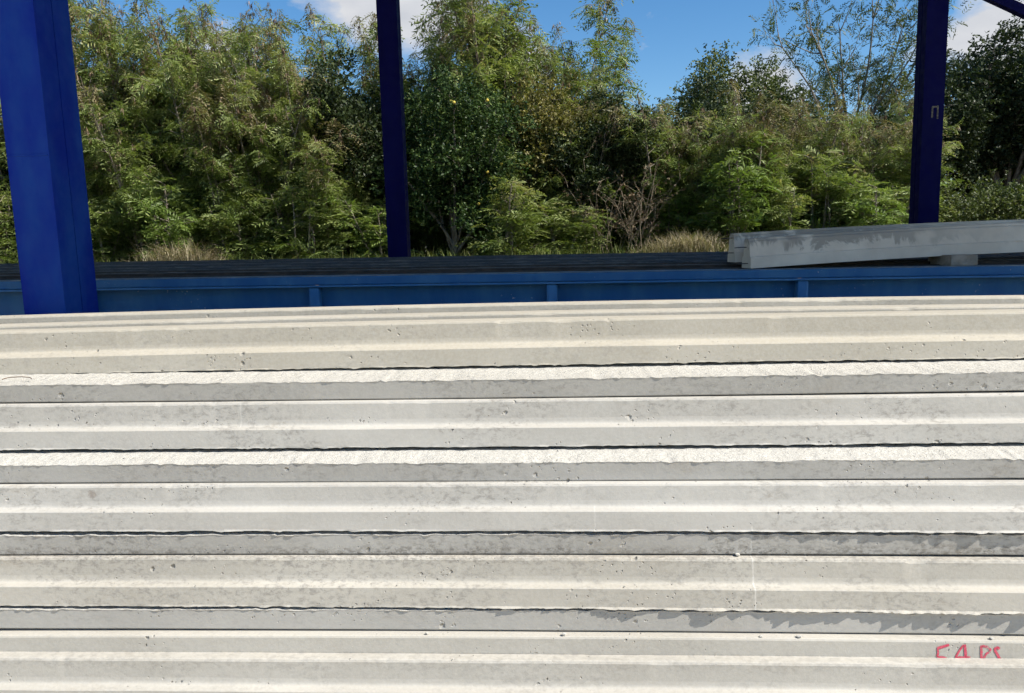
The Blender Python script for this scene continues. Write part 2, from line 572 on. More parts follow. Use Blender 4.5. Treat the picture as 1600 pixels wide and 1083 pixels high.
def gz(y):
    t = min(max((y - 11.2) / 2.2, 0), 1)
    return 1.28 * t * t * (3 - 2 * t)


# ================================================================== SHED
shed = empty('open_shed', (-1.4, 6.0, 0))
tag(shed, 'open blue steel shed on tall columns standing behind the concrete stack', 'shed')
SH = Vector(shed.location)


def shed_part(name, me, mat, label=None, parent=None):
    o = link(name, me, mat, parent or shed)
    if parent is None:
        o.location = -SH
    if label:
        o['label'] = label
    return o


def column_mesh(x0, x1, y0, y1, z1, seam=True, lip=0.012):
    """box column made of two channels, with flange lips and a seam down its side"""
    bm = bmesh.new()
    ym = (y0 + y1) / 2
    g_ = 0.004
    prof = [(x0, y0), (x1, y0), (x1, ym - g_), (x1 - lip * 0.5, ym - g_), (x1 - lip * 0.5, ym + g_), (x1, ym + g_), (x1, y1), (x0, y1),
            (x0, ym + g_), (x0 + lip * 0.5, ym + g_), (x0 + lip * 0.5, ym - g_), (x0, ym - g_)]
    zs = [0.0, 0.6, 1.2, 1.8, 2.4, 3.0, 4.0, z1]
    rows = [[bm.verts.new((x, y, z)) for x, y in prof] for z in zs]
    n = len(prof)
    for a, b_ in zip(rows[:-1], rows[1:]):
        for i in range(n):
            bm.faces.new((a[i], a[(i + 1) % n], b_[(i + 1) % n], b_[i]))
    bm.faces.new(rows[-1])
    bm.faces.new(list(reversed(rows[0])))
    sharp = [e for e in bm.edges if abs(e.verts[0].co.z - e.verts[1].co.z) > 0.1 and
             any(abs(e.verts[0].co.x - cx) < 1e-4 and abs(e.verts[0].co.y - cy) < 1e-4 for cx in (x0, x1) for cy in (y0, y1))]
    bmesh.ops.bevel(bm, geom=sharp, offset=0.009, segments=3, affect='EDGES', profile=0.5)
    me = bpy.data.meshes.new('column')
    bm.to_mesh(me)
    bm.free()
    return me


ROOF_Z = 5.2
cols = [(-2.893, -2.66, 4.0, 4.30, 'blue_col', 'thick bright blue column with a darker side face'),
        (-1.585, -1.40, 7.2, 7.36, 'shade_col', 'slim column in the middle, blue darkened by painted-in shade'),
        (2.842, 3.0, 6.3, 6.46, 'shade_col', 'slim column above the loose concrete beams, blue darkened by painted-in shade'),
        (7.6, 7.8, 6.3, 6.46, 'shade_col', None)]
col_objs = []
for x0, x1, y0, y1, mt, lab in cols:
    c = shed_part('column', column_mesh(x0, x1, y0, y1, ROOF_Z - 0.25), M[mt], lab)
    shed_part('base_plate', box_mesh('base_plate', x0 - 0.07, x1 + 0.07, y0 - 0.07, y1 + 0.07, 0.004, 0.02), M[mt], None, c)
    col_objs.append(c)
# butt weld across the front of the thick column
shed_part('weld_bead', box_mesh('weld_bead', -2.885, -2.668, 3.9965, 4.003, 2.262, 2.272, 0.002), M['blue_col'], None, col_objs[0])
# bare patches on the right-hand column
pm = bmesh.new()
for (xa, xb, za, zb) in ((2.907, 2.919, 2.61, 2.69), (2.948, 2.959, 2.60, 2.70)):
    box_bm(pm, xa, xb, 6.296, 6.301, za, zb)
box_bm(pm, 2.912, 2.955, 6.2965, 6.301, 2.685, 2.697)
pme = bpy.data.meshes.new('tape_remnant')
pm.to_mesh(pme)
pm.free()
shed_part('tape_remnant', pme, M['patch'], 'torn pale remnant of tape', col_objs[2])
# diagonal wind brace
a, b_ = Vector((2.99, 6.40, 3.69)), Vector((7.62, 6.40, 1.43))
bm = bmesh.new()
L = (b_ - a).length
R3 = (b_ - a).to_track_quat('X', 'Z').to_matrix().to_4x4()
box_bm(bm, 0, L, -0.03, 0.03, -0.035, 0.035, Matrix.Translation(a) @ R3)
me = bpy.data.meshes.new('brace')
bm.to_mesh(me)
bm.free()
shed_part('brace', me, M['shade_col'])
# roof: rafters, purlins and corrugated sheet
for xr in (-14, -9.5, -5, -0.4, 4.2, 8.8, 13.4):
    shed_part('rafter', box_mesh('rafter', xr - 0.06, xr + 0.06, 2.65, 9.3, ROOF_Z - 0.25, ROOF_Z - 0.01), M['shade_col'])
xs = np.linspace(-16, 16, 321)
rows = []
for y in (2.60, 9.4):
    rows.append(np.stack([xs, np.full_like(xs, y), ROOF_Z + 0.018 * np.sign(np.sin(xs * 2 * math.pi / 0.4)) + 0.03], -1))
    rows.append(np.stack([xs, np.full_like(xs, y), ROOF_Z + 0.018 * np.sign(np.sin(xs * 2 * math.pi / 0.4)) + 0.035], -1))
V = np.concatenate(rows)
n = len(xs)
i = np.arange(n - 1)
q = np.concatenate([np.stack([i, i + 1, 2 * n + i + 1, 2 * n + i], -1), np.stack([n + i, 3 * n + i, 3 * n + i + 1, n + i + 1], -1)])
shed_part('roof_sheet', np_mesh('roof_sheet', V, q), M['roof'])

# ================================================================== CASTING BED
bed = empty('casting_bed', (0, 4.8, 0))
tag(bed, 'long blue steel casting bed with ribbed side and dark mould rails on top', 'casting bed')
TILT = -0.0088
BED_TOP = 1.546


def bz(x, h):
    return BED_TOP + TILT * x + h


def bed_bar(name, x0, x1, y0, y1, h0, h1, mat, bevel=0.0, parent=None, z0=None):
    """a long bar following the slight fall of the bed"""
    bm = bmesh.new()
    vs = box_bm(bm, x0, x1, y0, y1, 0, 1)
    for v in vs:
        x = v.co.x
        h = h0 if v.co.z < 0.5 else h1
        v.co.z = bz(x, h) if not (z0 is not None and v.co.z < 0.5) else z0
    if bevel:
        bmesh.ops.bevel(bm, geom=list(bm.edges), offset=bevel, segments=2, affect='EDGES', profile=0.6)
    for v in bm.verts:
        v.co.y -= 4.8
    me = bpy.data.meshes.new(name)
    bm.to_mesh(me)
    bm.free()
    return link(name, me, mat, parent or bed)


ribs = [-6.1, -4.58, -3.06, -1.545, -0.035, 1.50, 3.02, 4.54, 6.06]
BX0, BX1 = -7.5, 7.5
rail = bed_bar('top_rail', BX0, BX1, 4.80, 4.95, -0.052, 0.0, M['blue_bed'], 0.006)
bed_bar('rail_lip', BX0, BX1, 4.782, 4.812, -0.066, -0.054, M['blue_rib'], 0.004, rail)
bed_bar('worn_edge', BX0, BX1, 4.805, 4.94, 0.0005, 0.005, M['edge_steel'], 0.0, rail)
edges_ = [BX0] + ribs + [BX1]
for xa, xb in zip(edges_[:-1], edges_[1:]):
    bed_bar('side_panel', xa + 0.012, xb - 0.012, 4.868, 4.880, 0, -0.05, M['blue_bed'], z0=0.25)
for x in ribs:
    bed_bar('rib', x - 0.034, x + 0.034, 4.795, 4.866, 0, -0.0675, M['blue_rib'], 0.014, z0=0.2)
for x in ribs[::2]:
    bed_bar('leg', x - 0.08, x + 0.08, 4.9, 5.06, 0, -0.06, M['blue_bed'], 0, z0=0.003)
    bed_bar('leg', x - 0.08, x + 0.08, 6.2, 6.36, 0, -0.06, M['blue_bed'], 0, z0=0.003)
bed_bar('deck_plate', BX0, BX1, 4.96, 6.9, -0.06, -0.03, M['dark_steel'])
# dark mould rails of different heights lie along the bed
for (y0, y1, h, mt) in ((5.0, 5.05, 0.010, 'rust_steel'), (5.12, 5.16, 0.026, 'rust_steel'), (5.22, 5.30, 0.036, 'rust_steel'), (5.40, 5.46, 0.030, 'rust_steel')):
    mr = bed_bar('mould_rail', BX0, BX1, y0, y1, -0.0295, h, M[mt], 0.006)
    if h > 0.028:
        bed_bar('dusty_lip', BX0, BX1, y0 - 0.005, y0 + 0.01, h - 0.014, h - 0.007, M['dusty_steel'], 0.002, mr)
for k, (y0, y1, h0, h) in enumerate(((5.95, 6.02, -0.0295, 0.034), (6.06, 6.12, -0.0295, 0.050), (6.16, 6.24, -0.0295, 0.056), (6.30, 6.36, -0.0295, 0.068), (6.42, 6.55, -0.0295, 0.074), (6.6, 6.72, -0.0295, 0.081))):
    mr = bed_bar('mould_rail', BX0, BX1, y0, y1, h0, h, M['dark_steel'], 0.008)
    bed_bar('dusty_lip', BX0, BX1, y0 - 0.006, y0 + 0.012, h - 0.016, h - 0.007, M['dusty_steel'], 0.002, mr)


# ================================================================== CONCRETE BEAMS
def loft(name, xs, pts, mats_idx, soft=()):
    """pts: list of (Y array, Z array) around the section; quads between neighbours"""
    n, k = len(xs), len(pts)
    V = np.zeros((n, k, 3))
    for j, (Y, Z) in enumerate(pts):
        V[:, j, 0] = xs
        V[:, j, 1] = Y
        V[:, j, 2] = Z
    idx = np.arange(n * k).reshape(n, k)
    Q, MI = [], []
    for j in range(k):
        j2 = (j + 1) % k
        Q.append(np.stack([idx[:-1, j], idx[1:, j], idx[1:, j2], idx[:-1, j2]], -1))
        MI.append(np.full(n - 1, mats_idx[j]))
    Q, MI = np.concatenate(Q), np.concatenate(MI)
    # end caps as fans about the section centre
    V = V.reshape(-1, 3)
    c0, c1 = V[idx[0]].mean(0), V[idx[-1]].mean(0)
    V = np.concatenate([V, [c0, c1]])
    a = len(V) - 2
    T = [(a, idx[0, (j)], idx[0, (j + 1) % k]) for j in range(k)] + [(a + 1, idx[-1, (j + 1) % k], idx[-1, j]) for j in range(k)]
    MI = np.concatenate([MI, np.zeros(len(T))])
    me = np_mesh(name, V, Q, np.array(T), MI, smooth=True)
    ev = np.zeros(len(me.edges) * 2, np.int32)
    me.edges.foreach_get('vertices', ev)
    ev = ev.reshape(-1, 2)
    sharp = (np.abs(ev[:, 0] - ev[:, 1]) == k) & ~np.isin(ev[:, 0] % k, list(soft))
    sharp |= (ev.max(1) >= a) | ((ev[:, 0] // k == ev[:, 1] // k) & np.isin(ev[:, 0] // k, [0, n - 1]))
    sa = me.attributes.get('sharp_edge') or me.attributes.new('sharp_edge', 'BOOLEAN', 'EDGE')
    sa.data.foreach_set('value', sharp)
    return me


def xs_for(x0, x1, fine0=-2.7, fine1=2.3, step=0.011):
    a = np.arange(x0, fine0, 0.05) if x0 < fine0 else np.array([])
    lo, hi = max(x0, fine0), min(x1, fine1)
    m = np.arange(lo, hi, step)
    c = np.arange(hi, x1 + 0.01, 0.05) if x1 > fine1 else np.array([hi])
    return np.unique(np.concatenate([a, m, c]))


def curve3(xs, l, c, r, xa=-2.2, xb=-0.18, xc=1.66):
    """smooth line through the values at three stations, eased beyond them"""
    co = np.polyfit([xa, xb, xc], [l, c, r], 2)
    x = np.clip(xs, -2.8, 2.4)
    v = np.polyval(co, x)
    d = np.polyval(np.polyder(co), x)
    return v + np.clip(d, -0.008, 0.008) * (xs - x)


def lerp_y(xs, yl, yr, xa=-2.2, xb=1.66):
    return yl + (yr - yl) * (xs - xa) / (xb - xa)


def joist_up(name, x0, x1, yl, yr, zb, H, seed, flash=0.004, flash_big=0.0, big_from=9.0, coarse=False, parent=None, step=0.011, led=0.022, drop=0.0045):
    """T joist lying flange down: flange edge, ledge, sloping web face, narrow top"""
    xs = xs_for(x0, x1, step=0.05 if coarse else step)
    Y0, Z0 = lerp_y(xs, yl, yr), curve3(xs, *zb)
    w = lambda s, a, sc=0.25: noise1(xs, seed * 17 + s, sc, 3) * a
    fl = teeth(xs, seed + 5, 0.012, 0.06, 2.2) * flash + np.clip(noise1(xs, seed + 9, 0.35, 2), 0, 1) * flash
    if flash_big:
        gate = np.clip((xs - big_from) / 0.9, 0, 1)
        fl = fl + gate * (teeth(xs, seed + 6, 0.05, 0.22, 0.8) * flash_big * 0.75 + teeth(xs, seed + 7, 0.015, 0.06, 1.0) * flash_big * 0.45)
    dz = noise1(xs, seed + 3, 0.06, 4) * 0.0022 - teeth(xs, seed + 8, 0.01, 0.05, 3) * 0.004
    WF, WT = 0.25, 0.115
    e0, z0 = 0.0095 + led, 0.0732 + drop
    chip = teeth(xs, seed + 41, 0.02, 0.16, 9) * 0.006
    prof = [
        (-fl, 0.0015 + dz, 0), (w(1, .0006), 0.007 + dz * 0.6, 0), (0.006 + w(2, .0006), 0.0705 + w(3, .0008), 0),
        (0.0095 + w(2, .0006), 0.0732 + w(3, .0008), 0), (e0 + w(4, .001), z0 + w(5, .001), 0), (e0 + 0.0045 + w(4, .001), z0 + 0.0022 + w(5, .0012), 0),
        (e0 + 0.0075 + w(4, .001), z0 + 0.0062 + w(6, .0012), 0), (e0 + 0.0095 + w(4, .001), z0 + 0.0125 + w(6, .0012), 0), (e0 + 0.0115 + w(4, .001), z0 + 0.024 + w(6, .0012), 0), (e0 + 0.0165 + w(7, .0009) + chip * 0.6, H - 0.0085 + w(8, .0006) - chip, 0), (e0 + 0.0205 + w(7, .0009) + chip, H - 0.0022 + w(8, .0006) - chip * 0.5, 0), (e0 + 0.027 + w(7, .0009) + chip, H + w(9, .0005), 0)]
    pts = [(Y0 + a, Z0 + b) for a, b, _ in prof]
    back = [(WF - 0.078, H), (WF - 0.0715, H - 0.003), (WF - 0.0675, H - 0.009), (WF - 0.0575, 0.094), (WF - 0.05, 0.083), (WF - 0.0125, 0.0735), (WF - 0.01, 0.07), (WF, 0.0)]
    pts += [(Y0 + a, Z0 + b) for a, b in back]
    # rough underside
    pts += [(Y0 + 0.17, Z0 + noise1(xs, seed + 21, 0.05, 3) * 0.003), (Y0 + 0.08, Z0 + noise1(xs, seed + 22, 0.05, 3) * 0.003), (Y0 + 0.02, Z0 + dz + 0.001)]
    k = len(pts)
    mi = [0] * (k - 4) + [1] * 4
    me = loft('concrete_joist', xs, pts, mi, soft=(4, 5, 6, 7))
    return link(name, me, [M['conc'], M['conc_rough']], parent)


def joist_down(name, x0, x1, yl, yr, zt, HC, seed, depth, rise, flash=0.003, HW=0.075, draft=0.011, lip_drop=0.0):
    """T joist lying flange up: rough trowelled top, overhanging flange edge, web hanging behind"""
    xs = xs_for(x0, x1)
    Y0, Z0 = lerp_y(xs, yl, yr), curve3(xs, *zt)
    WF = 0.30
    fl = teeth(xs, seed + 5, 0.01, 0.05, 2.0) * flash
    dz = noise1(xs, seed + 3, 0.05, 4) * 0.003 + teeth(xs, seed + 8, 0.01, 0.07, 3) * 0.004 - teeth(xs, seed + 18, 0.02, 0.08, 4) * 0.004 + noise1(xs, seed + 31, 0.014, 2) * 0.0015
    rz = lambda s, a: noise1(xs, seed * 29 + s, 0.045, 4, 0.7) * a
    w = lambda s, a, sc=0.25: noise1(xs, seed * 17 + s, sc, 3) * a
    pts = [(Y0 + draft + w(1, .0006), Z0 - HC + w(2, .0005)), (Y0 + draft - 0.002 + w(1, .0006), Z0 - HC + 0.004), (Y0 + 0.001 + w(3, .001), Z0 - 0.006 + dz * 0.9), (Y0 - fl, Z0 + dz)]
    nt_ = 9
    for t in range(1, nt_):
        u = t / nt_
        yy = u * min(depth, WF - 0.02)
        pts.append((Y0 + yy - fl * (1 - u) ** 3, Z0 + rise * (math.sin(u * math.pi / 2) if depth < 0.2 else u ** 3) + dz * (1 - u) + rz(t, 0.0032)))
    back = [(WF, rise - 0.002), (WF - draft, -HC), (0.205, -HC - 0.008), (0.198, -HC - HW), (0.105, -HC - HW), (0.098, -HC - 0.008)]
    pts += [(Y0 + a, Z0 + b) for a, b in back]
    k = len(pts)
    mi = [0, 0, 0] + [1] * (nt_) + [0] * (k - nt_ - 3)
    me = loft('concrete_joist', xs, pts, mi, soft=range(4, 3 + nt_))
    return link(name, me, [M['conc'], M['conc_rough']])


def cprops(o, warm, dirt):
    o['warm'], o['dirt'] = float(warm), float(dirt)
    return o


GRP = 'concrete joists in the front stack'
XA, XB = -4.3, 4.4
# top layer: three joists side by side
o = joist_up('concrete_joist', XA, XB, 3.10, 3.10, (1.2425, 1.2465, 1.2410), 0.178, 11, led=0.036, drop=0.0125)
tag(cprops(o, 1.0, 0.35), 'topmost front concrete joist, beige, above a black gap', 'concrete joist', GRP)
o = joist_up('concrete_joist', XA + .1, XB, 3.352, 3.352, (1.2475, 1.2535, 1.2425), 0.178, 12, led=0.036, drop=0.0125)
tag(cprops(o, 0.9, 0.4), 'beige concrete joist just behind the topmost front one, thin sliver showing', 'concrete joist', GRP)
o = joist_up('concrete_joist', XA - .1, XB, 3.66, 3.66, (1.2560, 1.2600, 1.2490), 0.186, 13, led=0.036, drop=0.0125)
tag(cprops(o, 0.9, 0.5), 'farthest beige concrete joist on top, its edge against the blue panels', 'concrete joist', GRP)
o = joist_down('concrete_joist', XA + .05, XB - .1, 2.88, 2.88, (1.237, 1.2275, 1.2265), 0.072, 21, 0.29, 0.013)
tag(cprops(o, 0.25, 0.7), 'uppermost grey flange-up joist with wide rough white top and rusty wire', 'concrete joist', GRP)
o = joist_up('concrete_joist', XA, XB + .05, 2.818, 2.818, (0.9895, 0.981, 0.976), 0.1705, 31)
tag(cprops(o, 0.3, 0.8), 'second full-profile concrete joist from the top, pale grey with pock marks', 'concrete joist', GRP)
o = joist_down('concrete_joist', XA - .1, XB, 2.70, 2.70, (0.9615, 0.9535, 0.9495), 0.0715, 41, 0.16, 0.015)
tag(cprops(o, 0.05, 0.7), 'second flange-up joist from the top, dark grey face under bright grainy strip', 'concrete joist', GRP)
o = joist_up('concrete_joist', XA, XB, 2.640, 2.628, (0.7235, 0.7195, 0.7095), 0.1605, 51, 0.004, 0.008, 0.4)
tag(cprops(o, 0.2, 0.8), 'third full-profile concrete joist from the top, with a round brown stain', 'concrete joist', GRP)
o = joist_down('concrete_joist', XA + .1, XB, 2.635, 2.635, (0.7075, 0.7065, 0.6985), 0.077, 61, 0.1, 0.004, 0.005)
tag(cprops(o, 0.1, 1.0), 'third flange-up joist from the top, dark-speckled along its lower edge', 'concrete joist', GRP)
o = joist_up('concrete_joist', XA - .05, XB, 2.579, 2.565, (0.4590, 0.4585, 0.4455), 0.1665, 71, 0.004, 0.014, -0.6)
tag(cprops(o, 0.65, 0.8), 'fourth full-profile concrete joist from the top, brown-stained along its upper edge', 'concrete joist', GRP)
o = joist_down('concrete_joist', XA, XB + .1, 2.573, 2.573, (0.4475, 0.4490, 0.4395), 0.0785, 81, 0.1, 0.002, 0.004, HW=0.04, draft=0.008)
tag(cprops(o, 0.1, 0.35), 'lowest flange-up joist, smooth grey face under a jagged saw-tooth shadow', 'concrete joist', GRP)


def strip_mesh(seed, x0, x1, yl, yr, zt, H, W):
    xs = xs_for(x0, x1)
    Y0, Z0 = lerp_y(xs, yl, yr), curve3(xs, *zt)
    w = lambda s, a: noise1(xs, seed * 17 + s, 0.25, 3) * a
    prof = [(0.0 + w(1, .0006), -H), (0.004 + w(2, .0006), -0.007 + w(3, .0006)), (0.007 + w(2, .0006), -0.0018 + w(3, .0006)), (0.012, 0.0 + w(4, .0005)), (W - .01, 0), (W - .004, -0.006), (W, -H)]
    return loft('concrete_strip', xs, [(Y0 + a, Z0 + b) for a, b in prof], [0] * len(prof))


STRIP_Z = (0.358, 0.3645, 0.3545)
strip = link('concrete_strip', strip_mesh(91, XA, XB, 2.542, 2.542, STRIP_Z, 0.062, 0.075), [M['conc']])
tag(cprops(strip, 0.55, 0.35), 'narrow beige concrete strip with red hand-painted letters near its right end', 'concrete strip')
o = joist_up('concrete_joist', XA, XB, 2.448, 2.448, (0.1295, 0.1325, 0.1260), 0.1690, 101)
tag(cprops(o, 0.45, 0.45), 'bottommost front concrete joist, cut off by the lower photo edge', 'concrete joist', GRP)

# red brush marks on the strip: "T 4 PS", their feet cut off by the joint
def brush(name, strokes, thin):
    bm = bmesh.new()
    for wd, pl in strokes:
        pl = [Vector((1.272 + (1400 + u / 7.08 - 1464) * 0.00215, 0, 0.345 - (v / 7.08 + 930 - 1008) * 0.00229)) for u, v in pl]
        den = []
        for p0, p1 in zip(pl[:-1], pl[1:]):
            for t in range(5):
                den.append(p0.lerp(p1, t / 5))
        den.append(pl[-1])
        prev = None
        rr = random.Random(hash(name) % 97 + len(den))
        for i_, p in enumerate(den):
            d = (den[min(i_ + 1, len(den) - 1)] - den[max(i_ - 1, 0)]).normalized()
            nrm = Vector((-d.z, 0, d.x))
            k = wd * (0.88 + 0.24 * rr.random()) * (0.75 if i_ in (0, len(den) - 1) else 1)
            pa, pb = p + nrm * k, p - nrm * k
            for pp in (pa, pb):
                pp.z = max(min(pp.z, 0.348), 0.2965)
                pp.y = 2.542 + (pp.z - 0.2965) / 0.055 * 0.004 - 0.0014
            va, vb = bm.verts.new(pa), bm.verts.new(pb)
            if prev:
                bm.faces.new((prev[0], prev[1], vb, va))
            prev = (va, vb)
    me = bpy.data.meshes.new(name)
    bm.to_mesh(me)
    bm.free()
    o = link(name, me, M['red'], strip)
    o['thin'] = thin
    return o


brush('painted_letter', [(0.0046, [(595, 558), (530, 578), (462, 597)]), (0.0032, [(468, 600), (476, 640), (466, 690)]), (0.0034, [(464, 690), (525, 692), (572, 708)])], -0.06)
brush('painted_letter', [(0.0032, [(752, 556), (705, 625), (668, 692)]), (0.0044, [(764, 554), (772, 620), (780, 692)]), (0.0030, [(660, 694), (740, 690), (828, 690)])], 0.0)
brush('painted_letter', [(0.0042, [(946, 562), (948, 640), (952, 718)]), (0.0036, [(950, 566), (1005, 578), (1044, 602), (1040, 630), (1000, 652), (978, 700)])], 0.08)
brush('painted_letter', [(0.0044, [(1142, 602), (1122, 584), (1098, 592), (1096, 618), (1118, 655), (1150, 716)])], -0.03)

# timber bearers under the stack
for k, x in enumerate((-3.2, -1.0, 1.2, 3.4)):
    o = link('timber_bearer', box_mesh('timber_bearer', x - 0.05, x + 0.05, 2.38, 3.95, 0.0, 0.122, 0.006), M['wood'])
    tag(o, ('leftmost timber bearer', 'timber bearer left of the middle', 'timber bearer right of the middle', 'rightmost timber bearer')[k] + ' under the concrete stack', 'timber', 'bearers under the stack')


# crumbs of mortar caught in the joints
def crumb(loc, r, seed, label):
    rr = random.Random(seed)
    bm = bmesh.new()
    bmesh.ops.create_icosphere(bm, subdivisions=1, radius=r)
    for v in bm.verts:
        v.co *= rr.uniform(0.75, 1.2)
        v.co.x *= 1.25
        v.co.z *= 0.7
    me = bpy.data.meshes.new('mortar_crumb')
    bm.to_mesh(me)
    bm.free()
    o = link('mortar_crumb', me, M['conc_rough'])
    o.location = loc
    cprops(o, 0.3, 0.2)
    tag(o, label, 'mortar crumb', 'crumbs of mortar in the joints')


crumb((0.0, 2.556, 0.3715), 0.0075, 1, 'largest pale mortar crumb on the joint above the lettered strip, near the middle')
crumb((-0.49, 2.557, 0.371), 0.0055, 2, 'small mortar crumb in the strip joint, left of the middle')
crumb((0.685, 2.556, 0.3655), 0.006, 3, 'mortar crumb in the strip joint, first of the two right of the middle')
crumb((0.815, 2.556, 0.365), 0.0085, 4, 'flat mortar crumb in the strip joint, second of the two right of the middle')
crumb((1.46, 2.556, 0.362), 0.006, 5, 'mortar crumb in the joint right above the red letters')
crumb((0.62, 2.640, 0.6285), 0.008, 6, 'mortar crumb on the brown-stained joist, at the rough vertical seam')


# bent rusty wire on the rough top
def tube_np(P, rad, sides=5):
    """tube along polyline P (n,3); rad scalar or array"""
    P = np.asarray(P, float)
    n = len(P)
    rad = np.broadcast_to(np.asarray(rad, float), (n,))
    D = np.gradient(P, axis=0)
    D /= np.linalg.norm(D, axis=1, keepdims=True) + 1e-9
    ref = np.where(np.abs(D[:, 2:3]) > 0.9, np.array([[1.0, 0, 0]]), np.array([[0, 0, 1.0]]))
    A = np.cross(D, ref)
    A /= np.linalg.norm(A, axis=1, keepdims=True) + 1e-9
    B = np.cross(D, A)
    ang = np.arange(sides) * 2 * math.pi / sides
    V = P[:, None] + rad[:, None, None] * (A[:, None] * np.cos(ang)[None, :, None] + B[:, None] * np.sin(ang)[None, :, None])
    idx = np.arange(n * sides).reshape(n, sides)
    Q = np.stack([idx[:-1], np.roll(idx[:-1], -1, 1), np.roll(idx[1:], -1, 1), idx[1:]], -1).reshape(-1, 4)
    return V.reshape(-1, 3), Q


def join_np(parts):
    Vs, Qs, off = [], [], 0
    for V, Q in parts:
        Vs.append(V)
        Qs.append(Q + off)
        off += len(V)
    return np.concatenate(Vs), np.concatenate(Qs)


V, Q = tube_np([(-2.245, 2.93, 1.252), (-2.243, 2.955, 1.2535), (-2.236, 2.968, 1.254), (-2.19, 2.972, 1.2545), (-2.15, 2.962, 1.253), (-2.128, 2.94, 1.250)], 0.0018)
o = link('bent_wire', np_mesh('bent_wire', V, Q, smooth=True), M['wire'])
tag(o, 'bent rusty wire lying on the rough white top near the left edge', 'wire', 'bits of rusty wire')
V, Q = tube_np([(-2.33, 2.95, 1.252), (-2.28, 2.93, 1.252), (-2.255, 2.90, 1.249)], 0.0018)
o = link('bent_wire', np_mesh('bent_wire', V, Q, smooth=True), M['wire'])
tag(o, 'short rusty wire end at the very left edge of the rough top', 'wire', 'bits of rusty wire')


# ---------------------------------------------------------------- loose beams on the bed
def loose(loc, yaw, rise, length, seed, label, wires, bow=0.009):
    root = empty('concrete_beam', loc)
    root.rotation_euler = (0, 0, yaw)
    tag(root, label, 'concrete beam', 'loose concrete beams on the casting bed')
    xs = np.arange(0, length + 0.01, 0.03)
    zc = rise * xs / 2.0 - bow * xs ** 2
    w = lambda s, a: noise1(xs, seed * 17 + s, 0.3, 3) * a
    prof = [(0 + w(1, .001), 0.0), (0.004 + w(2, .001), 0.066), (0.012, 0.071), (0.016, 0.074), (0.028 + w(3, .001), 0.158), (0.034, 0.166),
            (0.050, 0.168), (0.052, 0.180), (0.058, 0.184), (0.108, 0.184), (0.125, 0.166), (0.135, 0.074), (0.155, 0.066), (0.16, 0.0)]
    me = loft('beam_body', xs, [(a + np.zeros_like(xs), b + zc) for a, b in prof], [0] * len(prof))
    body = link('beam_body', me, [M['conc_grey']], root)
    for (y, z) in wires:
        V, Q = tube_np([(0.02, y, z), (-0.035, y, z + 0.001), (-0.075, y + 0.004, z - 0.002)], 0.003)
        link('prestressing_wire', np_mesh('prestressing_wire', V, Q, smooth=True), M['dark_steel'], root)
    return root


def mat_greyconc():
    m, nt, b, out = new_mat('stained_grey_concrete')
    N = NT(nt)
    o_ = N.obj()
    n = N.noise(o_, 5, 5, 0.6)
    c = N.mix(N.ramp(n, 0.35, 0.7), (0.56, 0.49, 0.40), (0.66, 0.585, 0.48))
    # damp stains running down from the upper edge
    sep = N.n.new('ShaderNodeSeparateXYZ')
    tcn = N.n.new('ShaderNodeTexCoord')
    N.l.new(tcn.outputs['Object'], sep.inputs[0])
    hz = N.math('DIVIDE', sep.outputs[2], 0.17)
    edge = N.math('ADD', hz, N.math('MULTIPLY', N.math('SUBTRACT', N.noise(N.obj((0.9, 0.3, 0.5)), 8, 8, 0.72, 1.2), 0.5), 2.2))
    stain = N.ramp(edge, 0.72, 0.98)
    along = N.math('MULTIPLY', N.ramp(sep.outputs[0], 0.7, 1.7, 1.0, 0.2), N.ramp(N.noise(N.obj(), 3.5, 3, 0.6), 0.36, 0.52))
    c = N.mix(N.math('MULTIPLY', N.math('MULTIPLY', stain, along), 0.8), c, (0.24, 0.215, 0.18))
    N.l.new(c, b.inputs['Base Color'])
    b.inputs['Roughness'].default_value = 0.85
    N.l.new(N.bump(N.noise(o_, 60, 4), 0.4, 0.002), b.inputs['Normal'])
    return m


M['conc_grey'] = mat_greyconc()
loose((1.195, 4.845, 1.5435), math.radians(6.5), 0.094, 4.6, 5, 'front one of two stained grey concrete beams laid askew on the blue bed', ((0.05, 0.03), (0.08, 0.13)))
loose((1.140, 5.025, 1.5775), math.radians(5.0), 0.078, 4.6, 6, 'rear one of two grey concrete beams on the blue bed, wires at its end', ((0.03, 0.06), (0.05, 0.155)))
o = link('spacer_block', box_mesh('spacer_block', 2.40, 2.56, 4.86, 5.16, 1.5285, 1.594, 0.006), M['wood'])
tag(o, 'small pale concrete block propping the loose beams above the bed', 'block')

# ================================================================== VEGETATION
def frond_proto(rng, L=0.26, pairs=6, plen=0.11, pw=0.03, droop=0.5):
    """pinnate leaf: quads for leaflets on both sides of a drooping stalk, along +X"""
    quads = []
    for k in range(pairs):
        u = (k + 0.6) / pairs
        x = L * u
        z = -droop * L * u * u
        pl = plen * (0.65 + 0.5 * math.sin(u * math.pi)) * rng.uniform(0.8, 1.15)
        for s in (-1, 1):
            ang = rng.uniform(0.75, 1.15)
            d = np.array([math.cos(ang), s * math.sin(ang), -rng.uniform(0.15, 0.6)])
            d /= np.linalg.norm(d)
            side = np.cross(d, [0, 0, 1.0])
            side /= np.linalg.norm(side)
            side = side * math.cos(0.4) + np.array([0, 0, math.sin(0.4) * rng.uniform(-1, 1)])
            p0 = np.array([x, 0, z])
            p1 = p0 + d * pl
            quads.append([p0 - side * pw * 0.35, p0 + d * pl * 0.5 - side * pw * 0.5, p1, p0 + d * pl * 0.5 + side * pw * 0.5])
    return np.array(quads)


